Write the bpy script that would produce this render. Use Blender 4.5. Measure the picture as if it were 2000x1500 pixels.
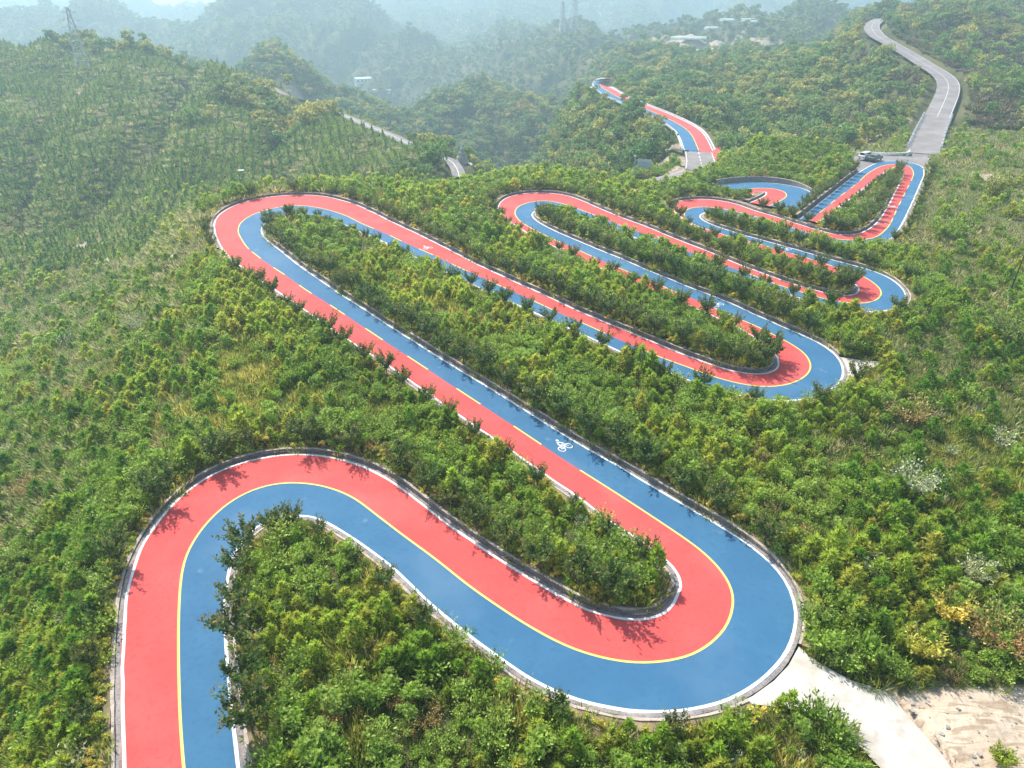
import bpy, math, random
import numpy as np
from mathutils import Vector
from mathutils.geometry import tessellate_polygon
R = math.radians
random.seed(7); rng = np.random.default_rng(7)
scene = bpy.context.scene
for o in list(bpy.data.objects): bpy.data.objects.remove(o)

# ---------------------------------------------------------------- camera, sky, sun
CAMZ, PITCH, F = 40.0, R(28.5), 1376.0          # F in pixels of the 2000 px wide photo
cam = bpy.data.cameras.new('camera'); camo = bpy.data.objects.new('camera', cam)
scene.collection.objects.link(camo); scene.camera = camo
camo.location = (0, 0, CAMZ); camo.rotation_euler = (math.pi/2-PITCH, 0, 0)
cam.sensor_width = 36; cam.lens = F/2000*36; cam.clip_start = .5; cam.clip_end = 12000
SUN_AZ, SUN_EL = R(-36), R(51)                   # azimuth from +Y (ahead) towards +X ; sun ahead-left
w = bpy.data.worlds.new('World'); scene.world = w; w.use_nodes = True
nt = w.node_tree; bg = nt.nodes['Background']
sky = nt.nodes.new('ShaderNodeTexSky'); sky.sky_type = 'NISHITA'; sky.sun_disc = False
sky.sun_elevation = SUN_EL; sky.sun_rotation = SUN_AZ; sky.air_density = 1.2; sky.dust_density = 1.5
nt.links.new(sky.outputs[0], bg.inputs[0]); bg.inputs[1].default_value = 0.15
sl = bpy.data.lights.new('sun', 'SUN'); sl.energy = 4.6; sl.angle = R(.53); sl.color = (1, .95, .88)
slo = bpy.data.objects.new('sun', sl); scene.collection.objects.link(slo)
sd = Vector((math.sin(SUN_AZ)*math.cos(SUN_EL), math.cos(SUN_AZ)*math.cos(SUN_EL), math.sin(SUN_EL)))
slo.rotation_euler = sd.to_track_quat('Z', 'Y').to_euler(); slo.location = sd*300
scene.view_settings.view_transform = 'Standard'; scene.view_settings.look = 'None'
scene.view_settings.gamma = 1; scene.view_settings.exposure = 0.5
scene.render.resolution_x = 1024; scene.render.resolution_y = 768
try:
    scene.cycles.volume_bounces = 2; scene.cycles.max_bounces = 5; scene.cycles.transparent_max_bounces = 6
    scene.cycles.diffuse_bounces = 3
except Exception: pass

OR = ['first','second','third','fourth','fifth','sixth','seventh','eighth','ninth','tenth','eleventh','twelfth','thirteenth','fourteenth','fifteenth','sixteenth','seventeenth','eighteenth','nineteenth','twentieth']
OR += ['twenty-'+q for q in OR[:9]]+['thirtieth']+['thirty-'+q for q in OR[:9]]
def at_s(px, py): return main.s[int(np.argmin(np.hypot(*(main.c-hit(px, py)[:2]).T)))]
# ---------------------------------------------------------------- helpers: objects and tags
C = scene.collection
def tag(o, label=None, cat=None, group=None, kind=None):
    if label: o['label'] = label
    if cat: o['category'] = cat
    if group: o['group'] = group
    if kind: o['kind'] = kind
    return o
def empty(name, loc=(0,0,0), rz=0):
    o = bpy.data.objects.new(name, None); C.objects.link(o); o.location = loc; o.rotation_euler = (0,0,rz)
    o.empty_display_size = .3
    return o
def mobj(name, verts, faces, mat=None, parent=None, link=True, smooth=False):
    me = bpy.data.meshes.new(name)
    me.from_pydata([tuple(map(float, v)) for v in verts], [], [tuple(int(i) for i in f) for f in faces])
    if mat: me.materials.append(mat)
    if smooth: me.polygons.foreach_set('use_smooth', [True]*len(me.polygons))
    me.update(); o = bpy.data.objects.new(name, me)
    if link: C.objects.link(o)
    if parent: o.parent = parent
    return o
class MB:
    def __init__(s): s.v = []; s.f = []
    def add(s, v, f):
        n = len(s.v); s.v += [tuple(p) for p in v]; s.f += [tuple(i+n for i in q) for q in f]
    def box(s, c, d, rz=0, rx=0):
        cx, cy, cz = c; hx, hy, hz = d[0]/2, d[1]/2, d[2]/2
        v = []
        for z in (-hz, hz):
            for x, y in ((-hx,-hy),(hx,-hy),(hx,hy),(-hx,hy)):
                yy = y*math.cos(rx)-z*math.sin(rx); zz = y*math.sin(rx)+z*math.cos(rx)
                v.append((cx+x*math.cos(rz)-yy*math.sin(rz), cy+x*math.sin(rz)+yy*math.cos(rz), cz+zz))
        s.add(v, [(3,2,1,0),(4,5,6,7),(0,1,5,4),(1,2,6,5),(2,3,7,6),(3,0,4,7)])
    def tube(s, a, b, r0, r1=None, n=6):
        r1 = r0 if r1 is None else r1
        a = Vector(a); b = Vector(b); q = (b-a).to_track_quat('Z', 'Y')
        v = []
        for p, r in ((a, r0), (b, r1)):
            for k in range(n):
                t = 2*math.pi*k/n; v.append(p + q @ Vector((r*math.cos(t), r*math.sin(t), 0)))
        s.add(v, [(k, (k+1)%n, n+(k+1)%n, n+k) for k in range(n)] + [tuple(range(n, 2*n)), tuple(range(n-1, -1, -1))])
    def build(s, name, mat, parent=None, link=True, smooth=False): return mobj(name, s.v, s.f, mat, parent, link, smooth)

# ---------------------------------------------------------------- materials
def mat(name, col, rough=.8, noise=None, bump=0, spec=.3, trans=0):
    """noise = list of (scale, colour, lo, hi) mixed in by object-space noise"""
    m = bpy.data.materials.new(name); m.use_nodes = True; t = m.node_tree; p = t.nodes['Principled BSDF']
    p.inputs['Roughness'].default_value = rough; p.inputs['Specular IOR Level'].default_value = spec
    geo = t.nodes.new('ShaderNodeNewGeometry'); last = None
    rgb = t.nodes.new('ShaderNodeRGB'); rgb.outputs[0].default_value = (*col, 1); last = rgb.outputs[0]
    for i, (sc, c2, lo, hi) in enumerate(noise or []):
        n = t.nodes.new('ShaderNodeTexNoise'); n.inputs['Scale'].default_value = sc; n.inputs['Detail'].default_value = 5
        n.noise_dimensions = '4D'; n.inputs['W'].default_value = i*3.7
        t.links.new(geo.outputs['Position'], n.inputs['Vector'])
        mr = t.nodes.new('ShaderNodeMapRange'); mr.inputs[1].default_value = lo; mr.inputs[2].default_value = hi
        t.links.new(n.outputs[0], mr.inputs[0])
        mx = t.nodes.new('ShaderNodeMixRGB'); mx.inputs[2].default_value = (*c2, 1)
        t.links.new(mr.outputs[0], mx.inputs[0]); t.links.new(last, mx.inputs[1]); last = mx.outputs[0]
    t.links.new(last, p.inputs['Base Color'])
    if bump:
        n = t.nodes.new('ShaderNodeTexNoise'); n.inputs['Scale'].default_value = bump; n.inputs['Detail'].default_value = 6
        t.links.new(geo.outputs['Position'], n.inputs['Vector'])
        b = t.nodes.new('ShaderNodeBump'); b.inputs['Strength'].default_value = .5; b.inputs['Distance'].default_value = .08
        t.links.new(n.outputs[0], b.inputs['Height']); t.links.new(b.outputs[0], p.inputs['Normal'])
    return m
GAIN = 2.55
def leaf_mat(name, c1, c2, c3, patch=.05, transl=.35, rand=.5, k=1):
    """foliage: leaf-level tint attribute, per-plant random and broad patches of the ground"""
    c1, c2, c3 = [tuple(min(q*g_*k, .9) for q, g_ in zip(c, (GAIN*1.08, GAIN, GAIN*.62))) for c in (c1, c2, c3)]
    m = bpy.data.materials.new(name); m.use_nodes = True; t = m.node_tree; N = t.nodes; L = t.links
    p = N['Principled BSDF']; out = N['Material Output']
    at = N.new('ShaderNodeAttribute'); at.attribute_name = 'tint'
    oi = N.new('ShaderNodeObjectInfo'); geo = N.new('ShaderNodeNewGeometry')
    ns = N.new('ShaderNodeTexNoise'); ns.inputs['Scale'].default_value = patch; ns.inputs['Detail'].default_value = 3
    L.new(geo.outputs['Position'], ns.inputs['Vector'])
    mr = N.new('ShaderNodeMapRange'); mr.inputs[1].default_value = .35; mr.inputs[2].default_value = .65
    L.new(ns.outputs[0], mr.inputs[0])
    a = N.new('ShaderNodeMixRGB'); a.inputs[1].default_value = (*c1,1); a.inputs[2].default_value = (*c2,1)
    L.new(mr.outputs[0], a.inputs[0])
    pw = N.new('ShaderNodeMath'); pw.operation = 'POWER'; pw.inputs[1].default_value = 2.2
    L.new(oi.outputs['Random'], pw.inputs[0])
    rm = N.new('ShaderNodeMath'); rm.operation = 'MULTIPLY'; rm.inputs[1].default_value = rand; L.new(pw.outputs[0], rm.inputs[0])
    b = N.new('ShaderNodeMixRGB'); b.inputs[2].default_value = (*c3,1); L.new(rm.outputs[0], b.inputs[0]); L.new(a.outputs[0], b.inputs[1])
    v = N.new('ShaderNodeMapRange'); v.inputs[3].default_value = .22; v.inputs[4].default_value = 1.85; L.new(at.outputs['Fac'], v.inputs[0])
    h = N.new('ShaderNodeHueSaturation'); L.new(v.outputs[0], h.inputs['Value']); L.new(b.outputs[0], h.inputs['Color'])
    L.new(h.outputs[0], p.inputs['Base Color']); p.inputs['Roughness'].default_value = .45; p.inputs['Specular IOR Level'].default_value = .3
    tr = N.new('ShaderNodeBsdfTranslucent'); L.new(h.outputs[0], tr.inputs['Color'])
    mx = N.new('ShaderNodeMixShader'); mx.inputs[0].default_value = transl
    L.new(p.outputs[0], mx.inputs[1]); L.new(tr.outputs[0], mx.inputs[2]); L.new(mx.outputs[0], out.inputs['Surface'])
    return m
M = dict(
 red=mat('red_paint', (.70,.098,.088), .75, [(.25,(.74,.128,.115),.4,.75),(3.0,(.63,.078,.075),.5,.8),(.13,(.66,.16,.14),.55,.75),(.9,(.70,.22,.19),.68,.80)], bump=60, spec=.2),
 blue=mat('blue_paint', (.044,.158,.290), .7, [(.2,(.062,.195,.33),.4,.7),(2.5,(.038,.140,.26),.5,.8),(.11,(.10,.215,.34),.55,.72),(.7,(.17,.28,.38),.66,.8)], bump=60, spec=.25),
 white=mat('white_paint', (.80,.80,.78), .7, [(5,(.62,.60,.57),.55,.8)]),
 yellow=mat('yellow_paint', (.80,.66,.16), .7, [(5,(.66,.55,.2),.55,.8)]),
 asphalt=mat('asphalt', (.19,.18,.18), .9, [(.3,(.25,.24,.235),.4,.7),(4,(.15,.145,.145),.5,.8)], bump=40),
 oldroad=mat('worn_concrete', (.245,.22,.205), .9, [(.2,(.34,.31,.29),.4,.7),(2,(.19,.17,.16),.5,.8)], bump=30),
 concrete=mat('concrete', (.58,.53,.45), .9, [(.12,(.66,.62,.55),.4,.65),(.4,(.42,.36,.28),.52,.75),(1.7,(.50,.43,.35),.5,.75),(9,(.40,.35,.29),.6,.85)], bump=20),
 gutter=mat('gutter_stone', (.27,.24,.225), .95, [(1.2,(.40,.345,.31),.4,.65),(7,(.10,.09,.09),.5,.75)], bump=8),
 kerb=mat('kerb_stone', (.40,.33,.28), .9, [(1.0,(.55,.47,.39),.4,.6),(8,(.22,.18,.15),.55,.8)], bump=8),
 wall=mat('rubble_stone', (.20,.18,.17), .95, [(1.5,(.38,.33,.28),.5,.7),(6,(.09,.085,.085),.45,.7)], bump=6),
 greywall=mat('grey_rubble', (.26,.235,.21), .95, [(.8,(.36,.33,.29),.45,.7),(5,(.14,.125,.12),.5,.75)], bump=6),
 soil=mat('bank_soil', (.26,.19,.115), .95, [(.8,(.40,.30,.19),.45,.7),(.35,(.10,.12,.04),.5,.65)], bump=10),
 bark=mat('bark', (.12,.085,.06), .9, [(8,(.22,.17,.13),.4,.7)]),
 palebark=mat('pale_bark', (.25,.21,.17), .9, [(8,(.36,.31,.26),.4,.7)]),
 whitewash=mat('white_wall', (.72,.72,.70), .8, [(.8,(.58,.57,.54),.5,.8)]),
 steel=mat('galvanised_steel', (.45,.48,.50), .5, [(1,(.36,.38,.40),.4,.7)]),
 darksteel=mat('dark_post', (.035,.035,.04), .7),
 panel=mat('sign_back', (.42,.50,.52), .6, [(2,(.50,.58,.60),.4,.7)]),
 rock=mat('grey_rock', (.36,.33,.29), .95, [(.6,(.46,.42,.37),.4,.7),(3,(.20,.18,.16),.5,.75)], bump=4),
 roof=mat('pale_green_roof', (.50,.60,.55), .6, [(.3,(.62,.70,.66),.4,.7)]),
 film=mat('plastic_sheet', (.52,.60,.58), .5, [(.15,(.38,.42,.34),.45,.6)]),
 glass=mat('car_glass', (.02,.03,.035), .15, spec=.6), tyre=mat('tyre', (.02,.02,.02), .9),
 carwhite=mat('silver_white_body', (.66,.66,.64), .3, spec=.6), carteal=mat('dark_green_body', (.09,.13,.11), .3, spec=.6),
 lamp=mat('lamp_glass', (.7,.66,.6), .2), ral=mat('tail_lamp', (.45,.03,.03), .3),
 pine=leaf_mat('pine_needles', (.085,.155,.026),(.165,.215,.045),(.23,.19,.065), .07, .5, .55),
 pinedark=leaf_mat('dark_pine_needles', (.045,.105,.018),(.075,.140,.026),(.10,.14,.03), .05, .45, .5),
 shrub=leaf_mat('shrub_leaves', (.075,.130,.026),(.120,.175,.042),(.16,.20,.09), .06, .45, .5),
 dry=leaf_mat('dry_bush', (.17,.145,.09),(.20,.15,.085),(.19,.105,.07), .1, .25, .6),
 pale=leaf_mat('silvery_leaves', (.15,.18,.16),(.19,.215,.20),(.21,.21,.14), .1, .25, .6),
 grass=leaf_mat('grass_blades', (.12,.17,.045),(.22,.23,.085),(.30,.25,.13), .04, .35, .7),
 weed=leaf_mat('weed_blades', (.06,.11,.022),(.11,.15,.035),(.20,.17,.07), .08, .4, .6),
 dgrass=leaf_mat('pale_dry_grass', (.115,.145,.085),(.165,.180,.120),(.22,.195,.16), .05, .4, .7),
 hedge=leaf_mat('yellow_green_edging', (.13,.19,.04),(.25,.235,.07),(.32,.255,.09), .6, .35, .8),
 plum=leaf_mat('plum_leaves', (.030,.072,.024),(.042,.086,.028),(.055,.078,.032), .15, .4, .4),
 plumtip=leaf_mat('plum_shoot_tips', (.046,.068,.028),(.058,.066,.03),(.09,.055,.03), .15, .4, .4),
 conif=leaf_mat('conifer_needles', (.042,.088,.026),(.070,.110,.032),(.15,.17,.06), .03, .45, .6, 1.35),
 wood=leaf_mat('woodland_leaves', (.040,.085,.036),(.070,.115,.042),(.22,.19,.075), .016, .45, .7, 1.2),
 brown=leaf_mat('brown_scrub_leaves', (.075,.062,.058),(.105,.088,.075),(.06,.08,.035), .03, .3, .6),
 ywood=leaf_mat('yellowing_leaves', (.14,.16,.045),(.22,.20,.07),(.26,.17,.06), .03, .4, .6),
 farwood=leaf_mat('far_woodland_leaves', (.040,.080,.030),(.075,.105,.040),(.15,.14,.06), .004, .4, .55, 1.15),
)

# ---------------------------------------------------------------- landforms: a macro surface S(x, y)
cp, sp = math.cos(PITCH), math.sin(PITCH)
def ray(px, py):
    dx = (px-1000)/F; dv = (750-py)/F
    return dx, cp+dv*sp, -sp+dv*cp
def zrow(Y, row):
    _, dy, dz = ray(1000, row); return CAMZ + Y*dz/dy
def feat(*e):     # entries (u, Y, row) or (u, Y, None, z)
    u = np.array([q[0] for q in e], float); Y = np.array([q[1] for q in e], float)
    z = np.array([q[3] if len(q) == 4 else zrow(q[1], q[2]) for q in e], float)
    return u, Y, z
Z = None
FE = [
 feat((-300,-100,Z,-6),(200,-100,Z,0),(2300,-100,Z,0)),
 feat((-300,15,Z,-8),(0,15,Z,-5),(200,15,Z,-1),(320,15,Z,0),(1600,15,Z,0),(2300,15,Z,-1)),
 feat((-300,50,Z,-13),(0,50,Z,-7),(150,50,Z,-2),(260,50,Z,.4),(1500,50,Z,.6),(2300,50,Z,0)),
 feat((-300,90,Z,-20),(0,90,Z,-12),(200,90,Z,-5),(350,90,Z,1.5),(430,90,Z,3),(1000,90,Z,3),(2000,90,Z,3.2),(2300,90,Z,3)),
 feat((-300,130,Z,-26),(0,130,Z,-18),(200,130,Z,-12),(300,130,Z,-6),(360,130,Z,1),(415,130,Z,3.6),(1000,130,Z,3.6),(2000,130,Z,5),(2300,130,Z,5)),
 # crest of the loops' ridge
 feat((-300,160,Z,-29),(0,160,Z,-22),(220,160,Z,-16),(290,160,Z,-9),(335,158,Z,0),(400,154,374),(600,160,353),(800,165,370),(900,170,372),(960,174,352),(1050,178,336),(1200,166,364),(1300,160,376),(1400,158,371),(1480,168,357),(1600,170,352),(1700,172,348),(1800,176,336),(2000,160,360),(2300,160,340)),
 feat((-300,200,Z,-30),(0,190,Z,-24),(200,186,Z,-21),(400,195,Z,-19),(500,198,Z,-15),(600,200,Z,-10),(800,215,Z,-10),(900,235,Z,-15),(1000,235,Z,-18),(1100,230,Z,-15),(1200,208,Z,-9),(1300,196,Z,-5),(1400,176,Z,3),(1480,174,Z,4.5),(1600,180,Z,4.8),(1700,184,Z,4.9),(1800,187,Z,5),(2000,180,Z,7),(2300,180,Z,9)),
 feat((-300,300,270),(0,290,260),(200,290,250),(400,300,250),(600,290,265),(700,270,285),(800,260,300),(880,272,319),(918,284,317),(955,300,Z,-30),(1050,290,Z,-36),(1150,262,Z,-16),(1250,245,312),(1340,232,312),(1392,230,306),(1430,198,292),(1480,190,275),(1560,190,284),(1640,192,302),(1700,196,303),(1800,203,298),(1900,205,300),(2000,205,295),(2300,205,260)),
 feat((-300,420,110),(0,430,90),(200,430,82),(300,425,98),(400,410,128),(500,400,152),(600,370,202),(640,360,214),(720,330,242),(800,305,279),(880,290,316),(950,360,Z,-46),(1000,380,Z,-50),(1060,390,Z,-36),(1110,395,205),(1165,400,164),(1220,350,198),(1280,310,226),(1340,268,262),(1390,250,282),(1440,240,Z,-9),(1560,240,Z,-12),(1640,235,Z,-7),(1700,232,Z,-2),(1770,228,Z,4),(1800,230,264),(1850,240,240),(2000,250,240),(2300,250,200)),
 feat((-300,600,Z,-60),(400,580,Z,-50),(500,520,Z,-40),(600,480,Z,-48),(800,430,Z,-62),(900,450,Z,-72),(1000,480,Z,-68),(1100,480,Z,-50),(1165,455,Z,-12),(1280,400,186),(1400,330,228),(1480,320,250),(1560,320,245),(1640,320,236),(1720,310,216),(1780,300,192),(1820,290,180),(1860,270,196),(2000,300,180),(2300,300,140)),
 feat((-300,700,Z,-40),(300,700,Z,-10),(450,620,132),(530,620,110),(600,620,118),(650,610,146),(700,600,180),(760,585,212),(800,580,240),(850,640,170),(910,650,127),(960,640,140),(1050,620,172),(1100,600,185),(1150,580,166),(1200,520,142),(1300,480,132),(1400,450,142),(1500,430,132),(1600,430,112),(1650,420,90),(1690,400,62),(1720,395,62),(1780,365,94),(1830,325,136),(1870,300,160),(2000,400,100),(2300,400,60)),
 feat((-300,900,Z,-100),(500,850,Z,-100),(800,800,Z,-110),(910,800,Z,-95),(1050,760,Z,-60),(1200,650,122),(1300,600,105),(1400,600,98),(1500,600,98),(1600,600,106),(1650,480,62),(1700,440,42),(1800,500,26),(1900,520,13),(2000,540,2),(2300,560,-30)),
 feat((-300,1500,42),(0,1500,30),(60,1500,24),(130,1500,24),(200,1500,17),(400,1500,9),(600,1500,2),(680,1480,0),(740,1400,28),(800,1300,62),(870,1200,104),(900,1200,110),(950,1120,94),(1000,1100,80),(1100,1000,54),(1150,1000,50),(1250,1000,58),(1400,1000,52),(1560,1000,46),(1700,1000,34),(2000,1000,24),(2300,1000,10)),
 feat((-300,1800,Z,-60),(600,1800,Z,-60),(700,1800,Z,-80),(800,1750,68),(900,1750,76),(1000,1700,56),(1200,1500,Z,-60),(2300,1500,Z,-60)),
 feat((-300,2600,0),(0,2600,1),(60,2600,5),(100,2600,16),(180,2600,9),(260,2600,14),(500,2600,10),(650,2600,-12),(780,2600,-45),(850,2600,-20),(950,2600,-40),(1050,2600,-15),(1200,2600,-30),(1350,2600,-18),(1500,2600,-30),(1700,2600,-20),(2300,2600,-40)),
 feat((-300,3400,Z,-100),(2300,3400,Z,-100)),
]
US = np.arange(-300, 2301, 10.); LY = np.concatenate([np.linspace(-100, 20, 40)[:-1], np.geomspace(20, 3400, 460)])
def pchip(x, y, xs):
    h = np.diff(x); d = np.diff(y)/h; m = np.zeros_like(y)
    for i in range(1, len(x)-1):
        if d[i-1]*d[i] > 0:
            w1 = 2*h[i]+h[i-1]; w2 = h[i]+2*h[i-1]; m[i] = (w1+w2)/(w1/d[i-1]+w2/d[i])
    m[0] = d[0]; m[-1] = d[-1]
    k = np.clip(np.searchsorted(x, xs)-1, 0, len(x)-2); t = np.clip((xs-x[k])/h[k], 0, 1)
    return (2*t**3-3*t**2+1)*y[k]+(t**3-2*t**2+t)*h[k]*m[k]+(-2*t**3+3*t**2)*y[k+1]+(t**3-t**2)*h[k]*m[k+1]
TAB = np.zeros((len(US), len(LY)))
for i, u in enumerate(US):
    ky = np.array([np.interp(u, f[0], f[1]) for f in FE]); kz = np.array([np.interp(u, f[0], f[2]) for f in FE])
    ky = np.maximum.accumulate(ky + np.arange(len(ky))*1e-3)
    TAB[i] = pchip(ky, kz, LY)
def gsm(a, s, ax):
    r = int(s*3)+1; k = np.exp(-.5*(np.arange(-r, r+1)/s)**2); k /= k.sum()
    p = [(0,0),(0,0)]; p[ax] = (r, r); b = np.pad(a, p, mode='edge')
    return np.apply_along_axis(lambda v: np.convolve(v, k, 'valid'), ax, b)
near = gsm(gsm(TAB, 4, 0), 6, 1); TAB = gsm(gsm(TAB, 1.2, 0), 1.6, 1)
wn = np.clip((210-LY)/50, 0, 1)[None, :]; TAB = near*wn + TAB*(1-wn)
IY = np.arange(len(LY))
def S(x, y):
    x = np.asarray(x, float); y = np.asarray(y, float)
    u = 1000+F*x/(np.maximum(y, 12)*cp+38*sp)
    fu = np.clip((u+300)/10, 0, len(US)-1.001); fy = np.clip(np.interp(y, LY, IY), 0, len(LY)-1.001)
    i = fu.astype(int); j = fy.astype(int); a = fu-i; b = fy-j
    return (TAB[i,j]*(1-a)+TAB[i+1,j]*a)*(1-b)+(TAB[i,j+1]*(1-a)+TAB[i+1,j+1]*a)*b
# value noise
_P = rng.random((256, 256))
def vn(x, y):
    x = np.asarray(x, float); y = np.asarray(y, float)
    i = np.floor(x).astype(int); j = np.floor(y).astype(int); a = x-i; b = y-j; a = a*a*(3-2*a); b = b*b*(3-2*b)
    g = lambda p, q: _P[p & 255, q & 255]
    return (g(i,j)*(1-a)+g(i+1,j)*a)*(1-b)+(g(i,j+1)*(1-a)+g(i+1,j+1)*a)*b
def fbm(x, y, o=4):
    s = 0; A = .5
    for k in range(o): s = s+A*(vn(x, y)-.5); x = x*2.03+7.1; y = y*2.03+3.3; A *= .5
    return s
YS = np.concatenate([np.arange(12, 260, .25), np.geomspace(260, 3300, 1500)])
def hit(px, py, y0=12):
    dx, dy, dz = ray(px, py); Y = YS[YS >= y0]; X = Y*dx/dy; zr = CAMZ+Y*dz/dy; s = S(X, Y)
    b = zr <= s; k = int(np.argmax(b)) if b.any() else len(Y)-1
    if k == 0: return np.array([X[0], Y[0], s[0]])
    d0 = zr[k-1]-s[k-1]; d1 = s[k]-zr[k]; t = d0/(d0+d1+1e-9) if b.any() else 1
    y = Y[k-1]+(Y[k]-Y[k-1])*t; x = y*dx/dy
    return np.array([x, y, float(S(x, y))])

# ---------------------------------------------------------------- traced road lines (photo pixels)
def P(s): return [tuple(map(float, q.split(','))) for q in s.split()]
LRED = P("245.5,1560 245.5,1500 241,1413 242,1283 245.5,1218 251,1162 263,1110 280,1062 304,1023 339,980 382,941 434,911 495,891 568,882 616,882 668,892 720,911 765,936 830,984 886,1028 943,1067 999,1101 1090,1158 1146,1186 1198,1201 1240,1206 1272,1203 1296,1192 1312,1176 1320,1150 1316,1122 1302,1100 1280,1080 1252,1062 1203,1030 1155,997 1112,963 1055,926 1003,887 964,861 920,832 870,797 808,753 740,706 674,664 648,646 602,613 557,582 470,522 439,497 426,476 419,455 419,436 430,421 448,407 473,396 504,387 535,383 566,380 597,380 628,382 659,390 690,399 736,419 783,441 845,470 900,498 940,519 980,537 1028,559 1072,578 1116,599 1160,618 1200,634 1240,650 1300,674 1340,691 1380,706 1420,718 1450,724 1474,726 1494,725.6 1508,721 1517,708 1515,699 1508,690 1496,677 1484,668 1470,659 1424,634 1400,622 1368,608 1330,592 1300,580 1278,571 1238,554 1186,530 1142,513 1116,498 1078,481 1034,459 1008,442 980,424 970,412 971,404 978,395 994,386 1014,379 1036,376 1062,376 1090,380 1116,385 1146,396 1186,413 1230,430 1270,444 1300,457 1340,473 1400,496 1450,517 1500,536 1540,550 1580,562 1610,569 1640,573.6 1660,574 1672,571 1676,565 1672,558 1664,552 1650,544 1630,536 1596,524 1536,506 1480,489 1420,473 1375,455 1350,440 1336,429 1320,419 1311,411 1307,406 1312,401 1326,394 1346,391 1370,390 1400,391 1430,397 1460,406 1490,416 1520,424 1560,437 1600,449 1630,456 1656,458 1680,454 1700,444 1710,436 1724,418 1736,398 1746,378 1758,354 1763,340 1760,332 1752,328 1742,330 1730,337 1716,347 1698,360 1680,373 1664,386 1647,398 1630,411 1620,419 1600,434")
CYEL = P("365,1560 359,1500 352.5,1413 349.5,1326.6 348.6,1240 350,1179 354,1127 362.5,1088 380,1053.6 408,1017 447,982 494.6,956 538,944.5 590,943 642,952 685,969 733,1004 786.6,1045 851.6,1092.6 916.6,1144.6 981.6,1190 1046.6,1231 1111,1264 1176,1285 1241,1295 1300,1292 1356,1278 1392,1254 1418,1226 1431,1190 1433,1162 1422,1134 1400,1104 1368,1074 1320,1040 1260,1000 1200,961 1132,918 1046,861 990,823.5 917,775.6 869,744 808,703.6 767,677 713,641 677.6,617.5 632.6,588 601.6,569 563,541.5 535,523 504,501 485.5,486 471.5,467 465,450 470,436 488.5,422 519.5,410 550,403.5 581,401 609,403.5 637,409 674.5,421 705,436 746,453 803,479.5 839,495 898,523 938,541 1002,569.6 1049,591 1114,621 1140,632 1180,650 1220,668 1260,686 1300,701.5 1340,716 1380,731 1410,741 1440,748.6 1470,754 1500,756 1526,754 1550,748 1568,739 1580,728 1584,718 1582,706 1574,693 1560,681 1540,669 1520,658 1498,648 1480,638 1448,625 1410,608 1370,590 1336,576 1306,565 1290,556 1260,544 1230,532 1186,514 1150,498 1120,484 1080,467 1050,452 1024,438 1010,426 1005.6,415 1009,407 1020,399.6 1040,394 1062,392 1086,395 1106,400 1126,407 1156,418 1198,435 1230,447 1280,466 1316,480 1338,488.5 1364,499 1400,513 1458,533 1516,555 1540,563 1576,574 1624,587 1656,592 1680,593 1700,591 1717,582 1722,572 1717,562 1700,548 1680,537 1650,527 1630,521 1596,510 1536,492.4 1480,476 1430,463 1400,454 1375,446 1352,437 1341,428 1336,420 1338,414 1348,407 1366,404.5 1388,405 1412,408 1444,415 1468,421 1520,437 1560,449 1600,461 1630,467 1660,469 1690,468 1708,464 1724,454 1738,438 1746,421 1754,404 1762,388 1772,368 1780,352 1784,340 1782,332 1774,324 1758,320 1736,321 1720,325 1704,333 1674,358 1640,384 1596,419 1580,431")
RBLU = P("480,1560 471,1500 462,1413 453.5,1348 446,1283 442.6,1218 443.5,1179 451,1127 464,1079.6 481.6,1053.6 512,1030 546.6,1018 581,1014.6 616,1019 668,1043 707,1067 773.6,1121 821,1168.5 882,1218 916.6,1248.6 960,1279 1003,1311 1055,1342 1111.6,1368 1168,1384 1220,1391 1260,1395 1320,1396 1360,1392 1400,1380 1448,1360 1488,1336 1520,1308 1544,1270 1557,1238 1561,1210 1558,1178 1548,1146 1532,1118 1508,1090 1480,1070 1424,1036 1372,1002 1320,974 1280,950 1250,931.5 1190,895.5 1130,862.5 1085,835 1040,805.5 1000,781 940,744 880,708 810,664 770,640 720,607 680,582 634,551 597,526 553.6,492 529,473 515,459 512.7,448.5 516,441 522,434 540,426 566,421 600,421 637,428 674,440 705,455 746,472 803,500 839,517 898,546 938,564 1002,594 1049,615 1114,645 1180,675 1260,712 1330,741 1400,766 1448,778 1520,789 1540,789.6 1570,788 1600,779 1620,770 1634,759 1644,746 1649,730 1649,718 1643,702 1630,688 1612,674 1590,662 1560,648 1520,632 1480,614 1440,595 1400,579 1360,564 1320,548 1270,528 1230,510 1190,494 1150,478 1110,461 1078,447 1054,434 1042,424 1041,419 1046,413 1062,409 1086,412 1126,421 1156,432 1198,449 1250,469 1338,501 1400,526 1458,546 1516,568 1576,589 1636,604 1660,609 1690,613 1713,613.5 1730,612 1750,605 1768,592 1772,582 1767,570 1760,558 1744,544 1720,531 1700,526 1660,514 1610,502 1570,490 1530,479 1500,471 1460,460 1430,451 1400,441 1379,432 1368,424 1370,419 1378,416 1390,415 1410,419 1444,428 1500,444 1560,462 1600,473 1640,480 1680,482 1715,477 1730,473 1746,463 1758,446 1768,428 1778,406 1788,384 1798,360 1806,336 1804,328 1794,320 1778,314 1758,311 1736,311.5 1712,317 1696,324 1674,338 1640,365 1610,389 1580,413 1562,427")
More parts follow.
